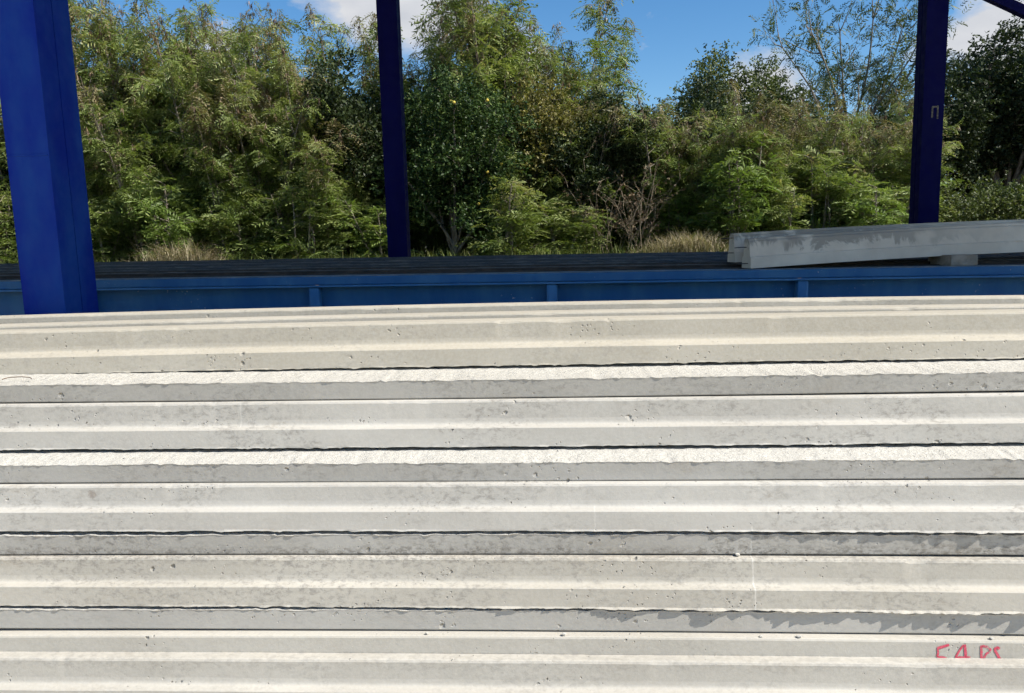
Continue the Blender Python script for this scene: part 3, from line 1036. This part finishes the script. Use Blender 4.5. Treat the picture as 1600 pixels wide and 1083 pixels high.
def sprig_proto(rng, n=7, L=0.16, ll=0.085, lw=0.042):
    """short shoot of broad pointed leaves"""
    quads = []
    for k in range(n):
        u = (k + 0.5) / n
        az = k * 2.4 + rng.uniform(-0.4, 0.4)
        d = np.array([math.cos(az) * 0.8 + 0.3, math.sin(az) * 0.8, rng.uniform(-0.5, 0.35)])
        d /= np.linalg.norm(d)
        side = np.cross(d, rng.normal(size=3))
        side /= np.linalg.norm(side)
        p0 = np.array([L * u, 0, 0])
        l = ll * rng.uniform(0.7, 1.2)
        quads.append([p0, p0 + d * l * 0.45 - side * lw * 0.5, p0 + d * l, p0 + d * l * 0.5 + side * lw * 0.5])
    return np.array(quads)


def pod_proto(rng, n=8, L=0.15, w=0.017):
    quads = []
    for k in range(n):
        d = np.array([rng.normal(0, 0.28), rng.normal(0, 0.28), -1.0])
        d /= np.linalg.norm(d)
        side = np.cross(d, rng.normal(size=3))
        side /= np.linalg.norm(side)
        p0 = rng.normal(0, 0.012, 3)
        l = L * rng.uniform(0.6, 1.15)
        quads.append([p0 - side * w * 0.3, p0 + d * l * 0.5 - side * w * 0.5, p0 + d * l, p0 + d * l * 0.5 + side * w * 0.5])
    return np.array(quads)


def scatter(protos, P, D, S, hue, rng, name, roll=0.5):
    """place prototypes at points P with main axis D, scale S; returns mesh with per-leaf hue"""
    n = len(P)
    D = D / (np.linalg.norm(D, axis=1, keepdims=True) + 1e-9)
    up = np.tile([0.0, 0, 1.0], (n, 1)) + rng.normal(0, roll, (n, 3))
    Yv = np.cross(up, D)
    Yv /= np.linalg.norm(Yv, axis=1, keepdims=True) + 1e-9
    Zv = np.cross(D, Yv)
    which = rng.integers(0, len(protos), n)
    Vs, Hs = [], []
    for k, pr in enumerate(protos):
        m = which == k
        if not m.any():
            continue
        pq = pr.reshape(-1, 3)
        R = np.stack([D[m], Yv[m], Zv[m]], -1)
        V = np.einsum('nij,vj->nvi', R, pq) * S[m][:, None, None] + P[m][:, None]
        Vs.append(V.reshape(-1, 3))
        h = np.repeat(hue[m], len(pq)) + np.repeat(rng.normal(0, 0.07, m.sum() * len(pr)), 4)
        Hs.append(h)
    V = np.concatenate(Vs)
    H = np.clip(np.concatenate(Hs), 0, 1)
    q = np.arange(len(V)).reshape(-1, 4)
    me = np_mesh(name, V, q)
    at_ = me.attributes.new('hue', 'FLOAT', 'POINT')
    at_.data.foreach_set('value', H.astype(np.float32))
    return me


def path(rng, p0, d0, L, n, wander, up=0.0):
    P = [np.array(p0, float)]
    d = np.array(d0, float)
    d /= np.linalg.norm(d)
    for k in range(n):
        d = d + rng.normal(0, wander, 3) + np.array([0, 0, up])
        d /= np.linalg.norm(d)
        P.append(P[-1] + d * L / n)
    return np.array(P)


rngP = np.random.default_rng(5)
FRONDS = [frond_proto(rngP, rngP.uniform(0.22, 0.32), int(rngP.integers(5, 7)), droop=rngP.uniform(0.35, 0.9)) for _ in range(8)]
HANG = [frond_proto(rngP, rngP.uniform(0.2, 0.28), 7, plen=0.085, pw=0.024, droop=1.15) for _ in range(4)]
SPRIG = [sprig_proto(rngP) for _ in range(6)]
SPRIG_S = [sprig_proto(rngP, 8, 0.14, 0.06, 0.034) for _ in range(6)]
PODS = [pod_proto(rngP) for _ in range(5)]


def make_leucaena(seed, H=5.2, R=1.3, stems=5, first=0.12, density=1.0, pods=90, tips=26, fs=1.0):
    """slender many-stemmed tree: bark mesh, leaf mesh, drying tips mesh, pod mesh (base at origin)"""
    rng = np.random.default_rng(seed)
    tubes, LP, LD, TP, PP = [], [], [], [], []
    for s in range(stems):
        az = rng.uniform(0, 2 * math.pi)
        lean = rng.uniform(0.06, 0.30)
        d = np.array([math.cos(az) * lean, math.sin(az) * lean, 1.0])
        h = H * rng.uniform(0.72, 1.0) if s else H
        b = np.array([math.cos(az), math.sin(az), 0]) * rng.uniform(0, 0.25)
        P = path(rng, b, d, h, 12, 0.055, 0.02)
        P[:, 2] *= h / max(P[-1, 2], 0.1)
        tubes.append(tube_np(P, np.linspace(0.042, 0.008, len(P)) * rng.uniform(0.7, 1.1), 5))
        nb = int(h / 0.17)
        for k in range(nb):
            u = first + (1 - first) * (k + rng.uniform(0, 1)) / nb
            i0 = min(int(u * 12), 11)
            f = u * 12 - i0
            p = P[i0] * (1 - f) + P[min(i0 + 1, 12)] * f
            a2 = rng.uniform(0, 2 * math.pi)
            L = R * rng.uniform(0.45, 1.0) * (1.0 - 0.62 * u ** 2)
            el = rng.uniform(0.25, 1.0)
            bd = np.array([math.cos(a2) * math.cos(el), math.sin(a2) * math.cos(el), math.sin(el)])
            B = path(rng, p, bd, L, 6, 0.13, -0.045)
            tubes.append(tube_np(B, np.linspace(0.011, 0.003, len(B)), 3))
            m = int(max(4, L / 0.085) * density)
            for t in range(m):
                v = rng.uniform(0.18, 1.0)
                j = min(int(v * 6), 5)
                g_ = v * 6 - j
                pt = B[j] * (1 - g_) + B[j + 1] * g_
                a3 = rng.uniform(0, 2 * math.pi)
                dd = np.array([math.cos(a3), math.sin(a3), rng.uniform(-0.35, 0.6)]) + 0.5 * (B[j + 1] - B[j]) / (np.linalg.norm(B[j + 1] - B[j]) + 1e-6)
                LP.append(pt)
                LD.append(dd)
            if u > 0.45 and rng.uniform() < pods / (nb * stems) * 1.8:
                PP.append(B[-1 - int(rng.integers(0, 3))])
        # thin leaders above the crown carrying hanging, drying leaves and pods
        if H > 3:
            for t in range(3):
                i0 = int(rng.integers(7, 12))
                B = path(rng, P[i0], (rng.normal(0, 0.32), rng.normal(0, 0.32), 1.0), rng.uniform(0.7, 1.6), 6, 0.08, 0.02)
                tubes.append(tube_np(B, np.linspace(0.011, 0.004, len(B)), 3))
                for t2 in range(11):
                    TP.append(B[-1] + rng.normal(0, 0.04, 3) - np.array([0, 0, rng.uniform(0, 0.3)]))
                for t2 in range(5):
                    PP.append(B[int(rng.integers(3, 7))] + rng.normal(0, 0.04, 3))
                for t2 in range(6):
                    LP.append(B[int(rng.integers(2, 7))])
                    LD.append(np.array([rng.normal(), rng.normal(), -0.3]))
        for t in range(max(1, tips // stems)):
            TP.append(P[-1] + rng.normal(0, 0.05, 3) - np.array([0, 0, rng.uniform(0, 0.45)]))
            PP.append(P[-1] + rng.normal(0, 0.09, 3) - np.array([0, 0, rng.uniform(0.0, 0.5)]))
    V, Q = join_np(tubes)
    bark = np_mesh('trunk', V, Q, smooth=True)
    LP, LD = np.array(LP), np.array(LD)
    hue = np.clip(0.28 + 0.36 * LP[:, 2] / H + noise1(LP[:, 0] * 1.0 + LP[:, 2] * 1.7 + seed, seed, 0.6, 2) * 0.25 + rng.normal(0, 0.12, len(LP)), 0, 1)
    if H > 3:
        LD[:, 2] -= 0.5 * (rng.uniform(0, 1, len(LD)) < 0.45)
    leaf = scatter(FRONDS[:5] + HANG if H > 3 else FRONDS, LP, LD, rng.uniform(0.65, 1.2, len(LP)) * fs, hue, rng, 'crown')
    TP = np.array(TP)
    td = np.stack([rng.normal(0, 1, len(TP)), rng.normal(0, 1, len(TP)), rng.uniform(-0.6, 0.3, len(TP))], -1)
    tip = scatter(HANG, TP, td, rng.uniform(0.8, 1.2, len(TP)), rng.uniform(0, 1, len(TP)), rng, 'drying_tips', 0.2)
    PP = np.array(PP)
    pd = np.stack([np.ones(len(PP)), rng.normal(0, 1, len(PP)), np.zeros(len(PP))], -1)
    pod = scatter(PODS, PP, pd, rng.uniform(0.7, 1.2, len(PP)), rng.uniform(0, 1, len(PP)), rng, 'seed_pods', 0.0)
    return bark, leaf, tip, pod


def make_broad(seed, H=4.5, R=1.6, trunk_h=0.9, limbs=7, leaves=5200, protos=None, rad=0.09, flat=1.0, clump=0.34, lean=0.0, sub=4, scale=1.0, low=0.0):
    """broad-leaved tree: trunk with limbs, branchlets and leaf shoots clumped round their ends"""
    rng = np.random.default_rng(seed)
    protos = protos or SPRIG
    tubes = []
    T = path(rng, (0, 0, 0), (lean, 0, 1), trunk_h, 5, 0.06, 0.03)
    tubes.append(tube_np(T, np.linspace(rad, rad * 0.7, len(T)), 7))
    ends = []
    for k in range(limbs):
        az = k * 2.4 + rng.uniform(-0.4, 0.4)
        el = rng.uniform(0.25 + low, 1.25)
        tgt = np.array([math.cos(az) * R * math.cos(el) * rng.uniform(0.75, 1.05), math.sin(az) * R * math.cos(el) * rng.uniform(0.75, 1.05), trunk_h + (H - trunk_h) * (0.25 + 0.72 * math.sin(el)) * flat])
        st = T[rng.integers(2, len(T))]
        v = tgt - st
        P = path(rng, st, v, np.linalg.norm(v) * 0.92, 7, 0.10, 0.0)
        tubes.append(tube_np(P, np.linspace(rad * 0.55, rad * 0.16, len(P)), 5))
        for s in range(sub):
            i0 = int(rng.integers(2, 8))
            d = P[i0] - P[i0 - 1]
            d = d / np.linalg.norm(d) + rng.normal(0, 0.55, 3)
            B = path(rng, P[i0], d, R * rng.uniform(0.25, 0.6), 5, 0.14, 0.03)
            tubes.append(tube_np(B, np.linspace(rad * 0.2, rad * 0.05, len(B)), 4))
            ends += [B[-1], B[3]]
            for s2 in range(2):
                B2 = path(rng, B[int(rng.integers(2, 5))], B[-1] - B[0] + rng.normal(0, 0.3 * R, 3), R * rng.uniform(0.15, 0.32), 4, 0.15)
                tubes.append(tube_np(B2, np.linspace(rad * 0.08, rad * 0.03, len(B2)), 3))
                ends += [B2[-1], B2[2]]
        ends.append(P[-1])
    ends = np.array(ends)
    V, Q = join_np(tubes)
    bark = np_mesh('trunk', V, Q, smooth=True)
    c = ends[rng.integers(0, len(ends), leaves)]
    dirn = rng.normal(size=(leaves, 3))
    dirn /= np.linalg.norm(dirn, axis=1, keepdims=True)
    r_ = rng.uniform(0, 1, leaves) ** 0.55 * clump
    LP = c + dirn * r_[:, None] * np.array([1, 1, 0.75])
    LP[:, 2] = np.maximum(LP[:, 2], 0.05)
    ehue = noise1(np.arange(len(ends)) * 1.0, seed, 1.0, 1)
    hue = np.clip(0.5 + rng.normal(0, 0.2, leaves) + 0.22 * ehue[rng.integers(0, len(ends), leaves)], 0, 1)
    leaf = scatter(protos, LP, dirn + np.array([0, 0, 0.1]), rng.uniform(0.75, 1.25, leaves) * scale, hue, rng, 'crown', 0.8)
    return bark, leaf, ends


def plant(name, x, y, rz, s, parts, label, category, group=None, sz=None, dz=-0.05):
    root = empty(name, (x, y, gz(y) + dz))
    root.rotation_euler = (0, 0, rz)
    root.scale = (s, s, sz or s)
    tag(root, label, category, group)
    for nm, me, mt in parts:
        if me is None:
            continue
        o = link(nm, me, mt, root)
        if nm in ('drying_tips', 'seed_pods', 'withered_leaves'):
            o['kind'] = 'stuff'
    return root


LEU = [make_leucaena(100 + k, 5.2, 1.45, 7, 0.08, 2.3, 110, 36) for k in range(5)]
LOW = [make_leucaena(200 + k, 2.0, 0.85, 6, 0.03, 2.0, 12, 4) for k in range(4)]
MIDL = [make_leucaena(240 + k, 3.4, 1.3, 8, 0.03, 3.3, 60, 16, 0.78) for k in range(4)]
GL = 'slender feathery-leaved trees behind the shed'


def midl(k, x, y, top, rz, label, mat='leucaena', wide=1.0):
    b, l, t, p = MIDL[k]
    h = (top - gz(y)) / 3.4
    return plant('feathery_tree', x, y, rz, wide, [('trunk', b, M['bark']), ('crown', l, M[mat]), ('drying_tips', t, M['tip']), ('seed_pods', p, M['pod'])], label, 'tree', GL, h)



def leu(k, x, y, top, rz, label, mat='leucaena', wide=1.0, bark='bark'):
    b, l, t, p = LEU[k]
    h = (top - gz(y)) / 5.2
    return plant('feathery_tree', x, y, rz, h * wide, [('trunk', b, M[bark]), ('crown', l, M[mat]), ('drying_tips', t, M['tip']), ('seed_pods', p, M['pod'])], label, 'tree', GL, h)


def low(k, x, y, top, rz, label, mat='lime', wide=1.0):
    b, l, t, p = LOW[k]
    h = (top - gz(y)) / 2.0
    return plant('feathery_bush', x, y, rz, wide, [('stem', b, M['bark']), ('foliage', l, M[mat])], label, 'bush', 'low feathery bushes on the bank', h)


# trees: real positions in metres on the bank behind the shed
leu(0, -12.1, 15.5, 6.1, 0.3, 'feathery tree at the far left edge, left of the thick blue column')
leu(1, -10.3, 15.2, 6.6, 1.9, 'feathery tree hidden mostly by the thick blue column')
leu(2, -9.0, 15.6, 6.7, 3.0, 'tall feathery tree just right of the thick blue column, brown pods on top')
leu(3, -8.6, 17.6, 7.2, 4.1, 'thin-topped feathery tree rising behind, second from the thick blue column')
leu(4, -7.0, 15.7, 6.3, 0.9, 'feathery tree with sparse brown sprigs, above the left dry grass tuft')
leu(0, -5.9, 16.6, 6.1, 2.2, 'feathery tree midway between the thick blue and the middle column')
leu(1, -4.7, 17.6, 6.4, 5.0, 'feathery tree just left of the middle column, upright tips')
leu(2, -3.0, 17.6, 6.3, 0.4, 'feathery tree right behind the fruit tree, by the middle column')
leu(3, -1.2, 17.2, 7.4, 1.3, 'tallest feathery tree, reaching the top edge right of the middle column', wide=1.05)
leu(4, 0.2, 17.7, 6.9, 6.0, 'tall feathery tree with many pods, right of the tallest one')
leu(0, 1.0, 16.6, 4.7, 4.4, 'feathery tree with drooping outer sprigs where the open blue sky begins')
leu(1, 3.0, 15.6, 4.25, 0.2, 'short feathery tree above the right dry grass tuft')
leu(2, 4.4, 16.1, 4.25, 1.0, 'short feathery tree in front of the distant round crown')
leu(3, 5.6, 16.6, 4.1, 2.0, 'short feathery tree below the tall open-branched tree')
leu(4, 7.0, 17.2, 4.4, 5.3, 'short feathery tree left of the right column')

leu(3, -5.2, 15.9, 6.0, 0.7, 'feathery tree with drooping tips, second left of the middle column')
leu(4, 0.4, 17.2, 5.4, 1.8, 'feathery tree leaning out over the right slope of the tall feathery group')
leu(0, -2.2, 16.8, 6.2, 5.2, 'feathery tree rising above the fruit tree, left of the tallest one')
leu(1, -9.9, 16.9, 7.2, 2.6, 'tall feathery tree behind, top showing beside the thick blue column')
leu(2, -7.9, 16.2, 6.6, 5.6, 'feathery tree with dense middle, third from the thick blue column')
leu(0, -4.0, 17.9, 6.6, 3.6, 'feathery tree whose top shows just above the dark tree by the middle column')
midl(0, -11.6, 14.9, 4.6, 0.0, 'young feathery tree in front, at the left photo edge')
midl(1, -9.3, 14.9, 4.9, 1.2, 'young feathery tree in front, beside the thick blue column')
midl(2, -8.1, 15.0, 5.0, 2.4, 'young feathery tree in front, above the bright green bush')
midl(3, -6.7, 14.9, 4.4, 3.6, 'young feathery tree in front, right above the left dry grass')
midl(0, -5.6, 15.2, 4.6, 4.4, 'young feathery tree in front, midway to the middle column')
midl(1, -4.5, 15.2, 3.7, 5.5, 'short young feathery tree in front, left of the middle column')
midl(2, 0.1, 15.2, 4.3, 0.6, 'young feathery tree in front, right of the fruit tree', mat='lime')
midl(3, 2.0, 15.8, 4.1, 1.7, 'young feathery tree in front, behind the right dry grass')
midl(0, 3.7, 15.2, 3.9, 2.9, 'young feathery tree in front, above the end of the loose beams')
midl(1, 5.0, 15.5, 3.8, 4.1, 'young feathery tree in front, over the middle of the loose beams')
midl(2, 6.3, 15.9, 3.7, 5.2, 'young feathery tree in front, nearest the right column')
CIT = make_broad(301, 3.5, 1.5, 0.5, 12, 6500, SPRIG_S, 0.07, 1.0, 0.36, sub=5)
cit = plant('fruit_tree', -1.95, 14.8, 0.3, 0.95, [('trunk', CIT[0], M['bark']), ('crown', CIT[1], M['citrus'])],
            'dark glossy fruit tree with yellow fruits right of the middle column', 'tree', None, 0.95)
rr = random.Random(4)
fm = bmesh.new()
bmesh.ops.create_icosphere(fm, subdivisions=2, radius=0.03)
fme = bpy.data.meshes.new('fruit')
fm.to_mesh(fme)
fm.free()
fme.materials.append(M['fruit'])
front = [e for e in CIT[2] if e[1] < -0.3 and e[2] > 1.1]
rr.shuffle(front)
for e in front[:8]:
    f_ = link('fruit', fme, M['fruit'], cit)
    f_.location = (e[0] + rr.uniform(-.1, .1), e[1] - 0.30, e[2] - 0.05)
BR1 = make_broad(302, 4.4, 1.5, 0.9, 11, 6000, SPRIG, 0.08, 1.0, 0.40, sub=5)
plant('dark_tree', -4.0, 16.2, 1.0, 0.95, [('trunk', BR1[0], M['bark']), ('crown', BR1[1], M['dark'])], 'dark broad-leaved tree behind the middle column, left side', 'tree')
plant('dark_tree', 0.9, 15.6, 2.0, 0.72, [('trunk', BR1[0], M['bark']), ('crown', BR1[1], M['dark'])], 'shaded dark tree behind the dry twiggy bush', 'tree')
plant('dark_tree', 3.4, 19.2, 4.0, 0.95, [('trunk', BR1[0], M['bark']), ('crown', BR1[1], M['dark'])], 'dark-topped tree at the dip of the skyline, right of the tall feathery trees', 'tree', None, 0.95)
YEL = make_broad(303, 3.7, 1.0, 1.4, 9, 2600, SPRIG_S, 0.05, 1.0, 0.34, sub=4)
plant('yellowing_tree', -0.1, 15.9, 0.5, 0.98, [('trunk', YEL[0], M['bark']), ('crown', YEL[1], M['yellow'])], 'yellowish small-leaved tree among the tall feathery ones', 'tree')
RND = make_broad(304, 5.0, 2.3, 1.8, 14, 9500, SPRIG_S, 0.11, 1.0, 0.5, sub=5, scale=1.3)
plant('round_tree', 6.2, 27.0, 0.0, 1.16, [('trunk', RND[0], M['bark']), ('crown', RND[1], M['mid'])], 'distant round-crowned tree against the open blue sky', 'tree')
OPN = make_broad(305, 7.4, 3.0, 2.6, 11, 1600, FRONDS, 0.10, 1.0, 0.34, sub=5, scale=1.15, low=0.25)
plant('open_tree', 8.75, 24.0, 1.2, 0.86, [('trunk', OPN[0], M['bark']), ('crown', OPN[1], M['mid'])], 'tall open-branched tree with visible limbs, left of the right column', 'tree', None, 1.07)
plant('mid_tree', 8.1, 18.4, 2.2, 0.85, [('trunk', BR1[0], M['bark']), ('crown', BR1[1], M['mid'])], 'mid-green tree half hidden behind the right column', 'tree')
DRK = make_broad(306, 5.2, 2.4, 1.2, 13, 8000, SPRIG, 0.12, 1.0, 0.5, sub=5, scale=1.15)
plant('dark_tree', 10.9, 19.4, 0.7, 0.93, [('trunk', DRK[0], M['bark']), ('crown', DRK[1], M['dark'])], 'large dark tree at the right edge, right of the right column', 'tree')
plant('dark_tree', 14.6, 24.0, 2.7, 1.2, [('trunk', DRK[0], M['bark']), ('crown', DRK[1], M['dark'])], 'taller dark tree behind, at the top right corner', 'tree')
plant('mid_tree', 12.4, 17.4, 1.7, 0.75, [('trunk', BR1[0], M['bark']), ('crown', BR1[1], M['mid'])], 'greener tree at the very right edge, in front of the dark ones', 'tree')

low(0, -10.4, 14.4, 2.85, 0.0, 'low green bush at the left edge, left of the thick blue column', 'leucaena')
low(1, -8.8, 14.5, 2.9, 1.0, 'low feathery bush at the foot of the thick blue column', 'leucaena')
low(2, -7.4, 14.4, 3.2, 2.0, 'bright green feathery bush just behind the left dry grass tuft')
low(0, -6.0, 14.6, 2.7, 3.3, 'low leafy bush right of the left dry grass tuft', 'leucaena')
low(1, -4.8, 14.5, 2.9, 4.0, 'shaded low bush left of the middle column foot', 'leucaena')
low(2, -3.3, 14.7, 2.7, 5.0, 'low bush directly behind the middle column foot', 'leucaena')
low(0, -1.0, 14.1, 2.8, 1.4, 'pale green feathery bush in front of the fruit tree')
low(1, 0.1, 14.6, 2.5, 2.4, 'small shaded bush between the pale feathery one and the dry twiggy one', 'leucaena')
low(3, 3.3, 14.5, 3.45, 0.5, 'lime green feathery bush above the end of the loose beams')
low(0, 4.2, 14.5, 2.7, 4.6, 'second lime green bush, centred over the loose beams', wide=0.85)
low(1, 5.0, 14.8, 3.3, 2.9, 'tall lime green bush, third over the loose beams')
low(2, 5.7, 14.3, 2.7, 1.1, 'lowest lime green bush, left of the right column')
low(3, 2.2, 15.1, 2.9, 3.0, 'shaded feathery bush directly behind the right dry grass', 'leucaena')
low(0, 6.5, 15.1, 2.5, 5.5, 'yellow-green bush touching the left side of the right column', 'leucaena')

# dry twiggy bush
rng = np.random.default_rng(77)
tubes, LPt = [], []
for s in range(20):
    az = rng.uniform(0, 2 * math.pi)
    P = path(rng, (rng.normal(0, 0.25), rng.normal(0, 0.15), 0), (math.cos(az) * 0.35, math.sin(az) * 0.35, 1), rng.uniform(1.2, 2.2), 8, 0.09)
    tubes.append(tube_np(P, np.linspace(0.012, 0.003, 9), 4))
    for k in range(7):
        i0 = int(rng.integers(3, 9))
        B = path(rng, P[i0], (rng.normal(), rng.normal(), 0.9), rng.uniform(0.2, 0.6), 4, 0.2)
        tubes.append(tube_np(B, np.linspace(0.005, 0.002, 5), 3))
        LPt += list(B[2:])
V, Q = join_np(tubes)
LPt = np.array(LPt)
tw = scatter(PODS, LPt, rng.normal(size=(len(LPt), 3)), rng.uniform(0.3, 0.6, len(LPt)), rng.uniform(0, 1, len(LPt)), rng, 'withered_leaves', 1.0)
plant('twiggy_bush', 1.25, 14.5, 0, 1.0, [('stem', np_mesh('stem', V, Q, smooth=True), M['twig']), ('withered_leaves', tw, M['pod'])], 'dry brown twiggy bush left of the right dry grass tuft', 'bush')

# weeds right of the right column
WEED = make_broad(310, 1.15, 0.75, 0.1, 16, 900, SPRIG_S, 0.012, 1.0, 0.22, sub=4, scale=0.9)
for (x, y, rz, s, lab) in ((7.0, 14.9, 0.2, 0.9, 'leafy weeds just left of the right column foot'), (7.7, 15.2, 0.9, 1.05, 'leafy weeds right of the right column foot'), (8.5, 15.5, 2.2, 1.1, 'leafy weeds between the right column and the right edge'), (9.4, 15.4, 3.6, 1.1, 'leafy weeds at the right edge below the dark tree')):
    plant('weed_clump', x, y, rz, s, [('stem', WEED[0], M['bark']), ('foliage', WEED[1], M['mid'])], lab, 'weeds', 'leafy weeds on the bank')


# grass: dry tufts and a fringe along the bank
def blades(P, H, lean, width, rng, name, hue):
    n = len(P)
    az = rng.uniform(0, 2 * math.pi, n)
    d = np.stack([np.cos(az), np.sin(az), np.zeros(n)], -1)
    s = np.stack([-np.sin(az), np.cos(az), np.zeros(n)], -1)
    H, lean = H[:, None], lean[:, None]
    up = np.array([0, 0, 1.0])
    m = P + up * H * 0.6 + d * lean * H * 0.35
    t = P + up * H * (1 - 0.35 * lean) + d * lean * H
    w = width
    V = np.stack([P - s * w, P + s * w, m + s * w * 0.8, m - s * w * 0.8, t + s * w * 0.1, t - s * w * 0.1], 1)
    i = np.arange(n) * 6
    q = np.concatenate([np.stack([i, i + 1, i + 2, i + 3], -1), np.stack([i + 3, i + 2, i + 4, i + 5], -1)])
    me = np_mesh(name, V.reshape(-1, 3), q)
    a_ = me.attributes.new('hue', 'FLOAT', 'POINT')
    a_.data.foreach_set('value', np.repeat(hue, 6).astype(np.float32))
    return me


rng = np.random.default_rng(12)
n = 16000
P = np.stack([rng.uniform(-13, 12, n), rng.uniform(12.9, 15.6, n), np.zeros(n)], -1)
P[:, 2] = [gz(y) - 0.03 for y in P[:, 1]]
g_ = link('bank_grass', blades(P, rng.uniform(0.15, 0.5, n), rng.uniform(0.1, 0.9, n), 0.007, rng, 'bank_grass', rng.uniform(0, 1, n)), M['grass'])
tag(g_, 'uneven green grass along the bank under the bushes', 'grass', kind='stuff')


def tuft(cx, cy, rx, ry, n, h, label):
    P = np.stack([rng.normal(cx, rx, n), rng.normal(cy, ry, n), np.zeros(n)], -1)
    P[:, 2] = [gz(y) - 0.03 for y in P[:, 1]]
    k = np.exp(-((P[:, 0] - cx) / (rx * 1.6)) ** 2)
    o = link('dry_grass', blades(P, h * k * rng.uniform(0.55, 1.1, n) + 0.1, rng.uniform(0.2, 1.3, n), 0.006, rng, 'dry_grass', rng.uniform(0, 1, n)), M['dry'])
    tag(o, label, 'dry grass', kind='stuff')


tuft(-6.85, 13.8, 0.6, 0.3, 1700, 0.72, 'straw-coloured dry grass tuft between the two left columns')
tuft(2.3, 13.7, 0.65, 0.25, 2200, 0.62, 'straw-coloured dry grass beside the end of the loose beams')
tuft(6.6, 14.0, 0.6, 0.3, 1200, 0.5, 'thin dry grass below the right column')

# far wood that closes the view behind the trees
rng = np.random.default_rng(55)
n = 24000
P = np.stack([rng.uniform(-26, 26, n), rng.uniform(20.5, 23.5, n), np.zeros(n)], -1)
topz = 4.3 + noise1(P[:, 0], 9, 3.0, 3) * 0.8
P[:, 2] = 1.25 + rng.uniform(0, 1, n) ** 1.15 * (topz - 1.25)
D = rng.normal(size=(n, 3))
me = scatter(SPRIG, P, D, rng.uniform(1.6, 2.8, n), np.clip(rng.normal(0.4, 0.2, n), 0, 1), rng, 'far_wood', 0.8)
fw = link('far_wood', me, M['dark'])
tag(fw, 'dense dark wood closing the view behind the trees', 'wood', kind='stuff')
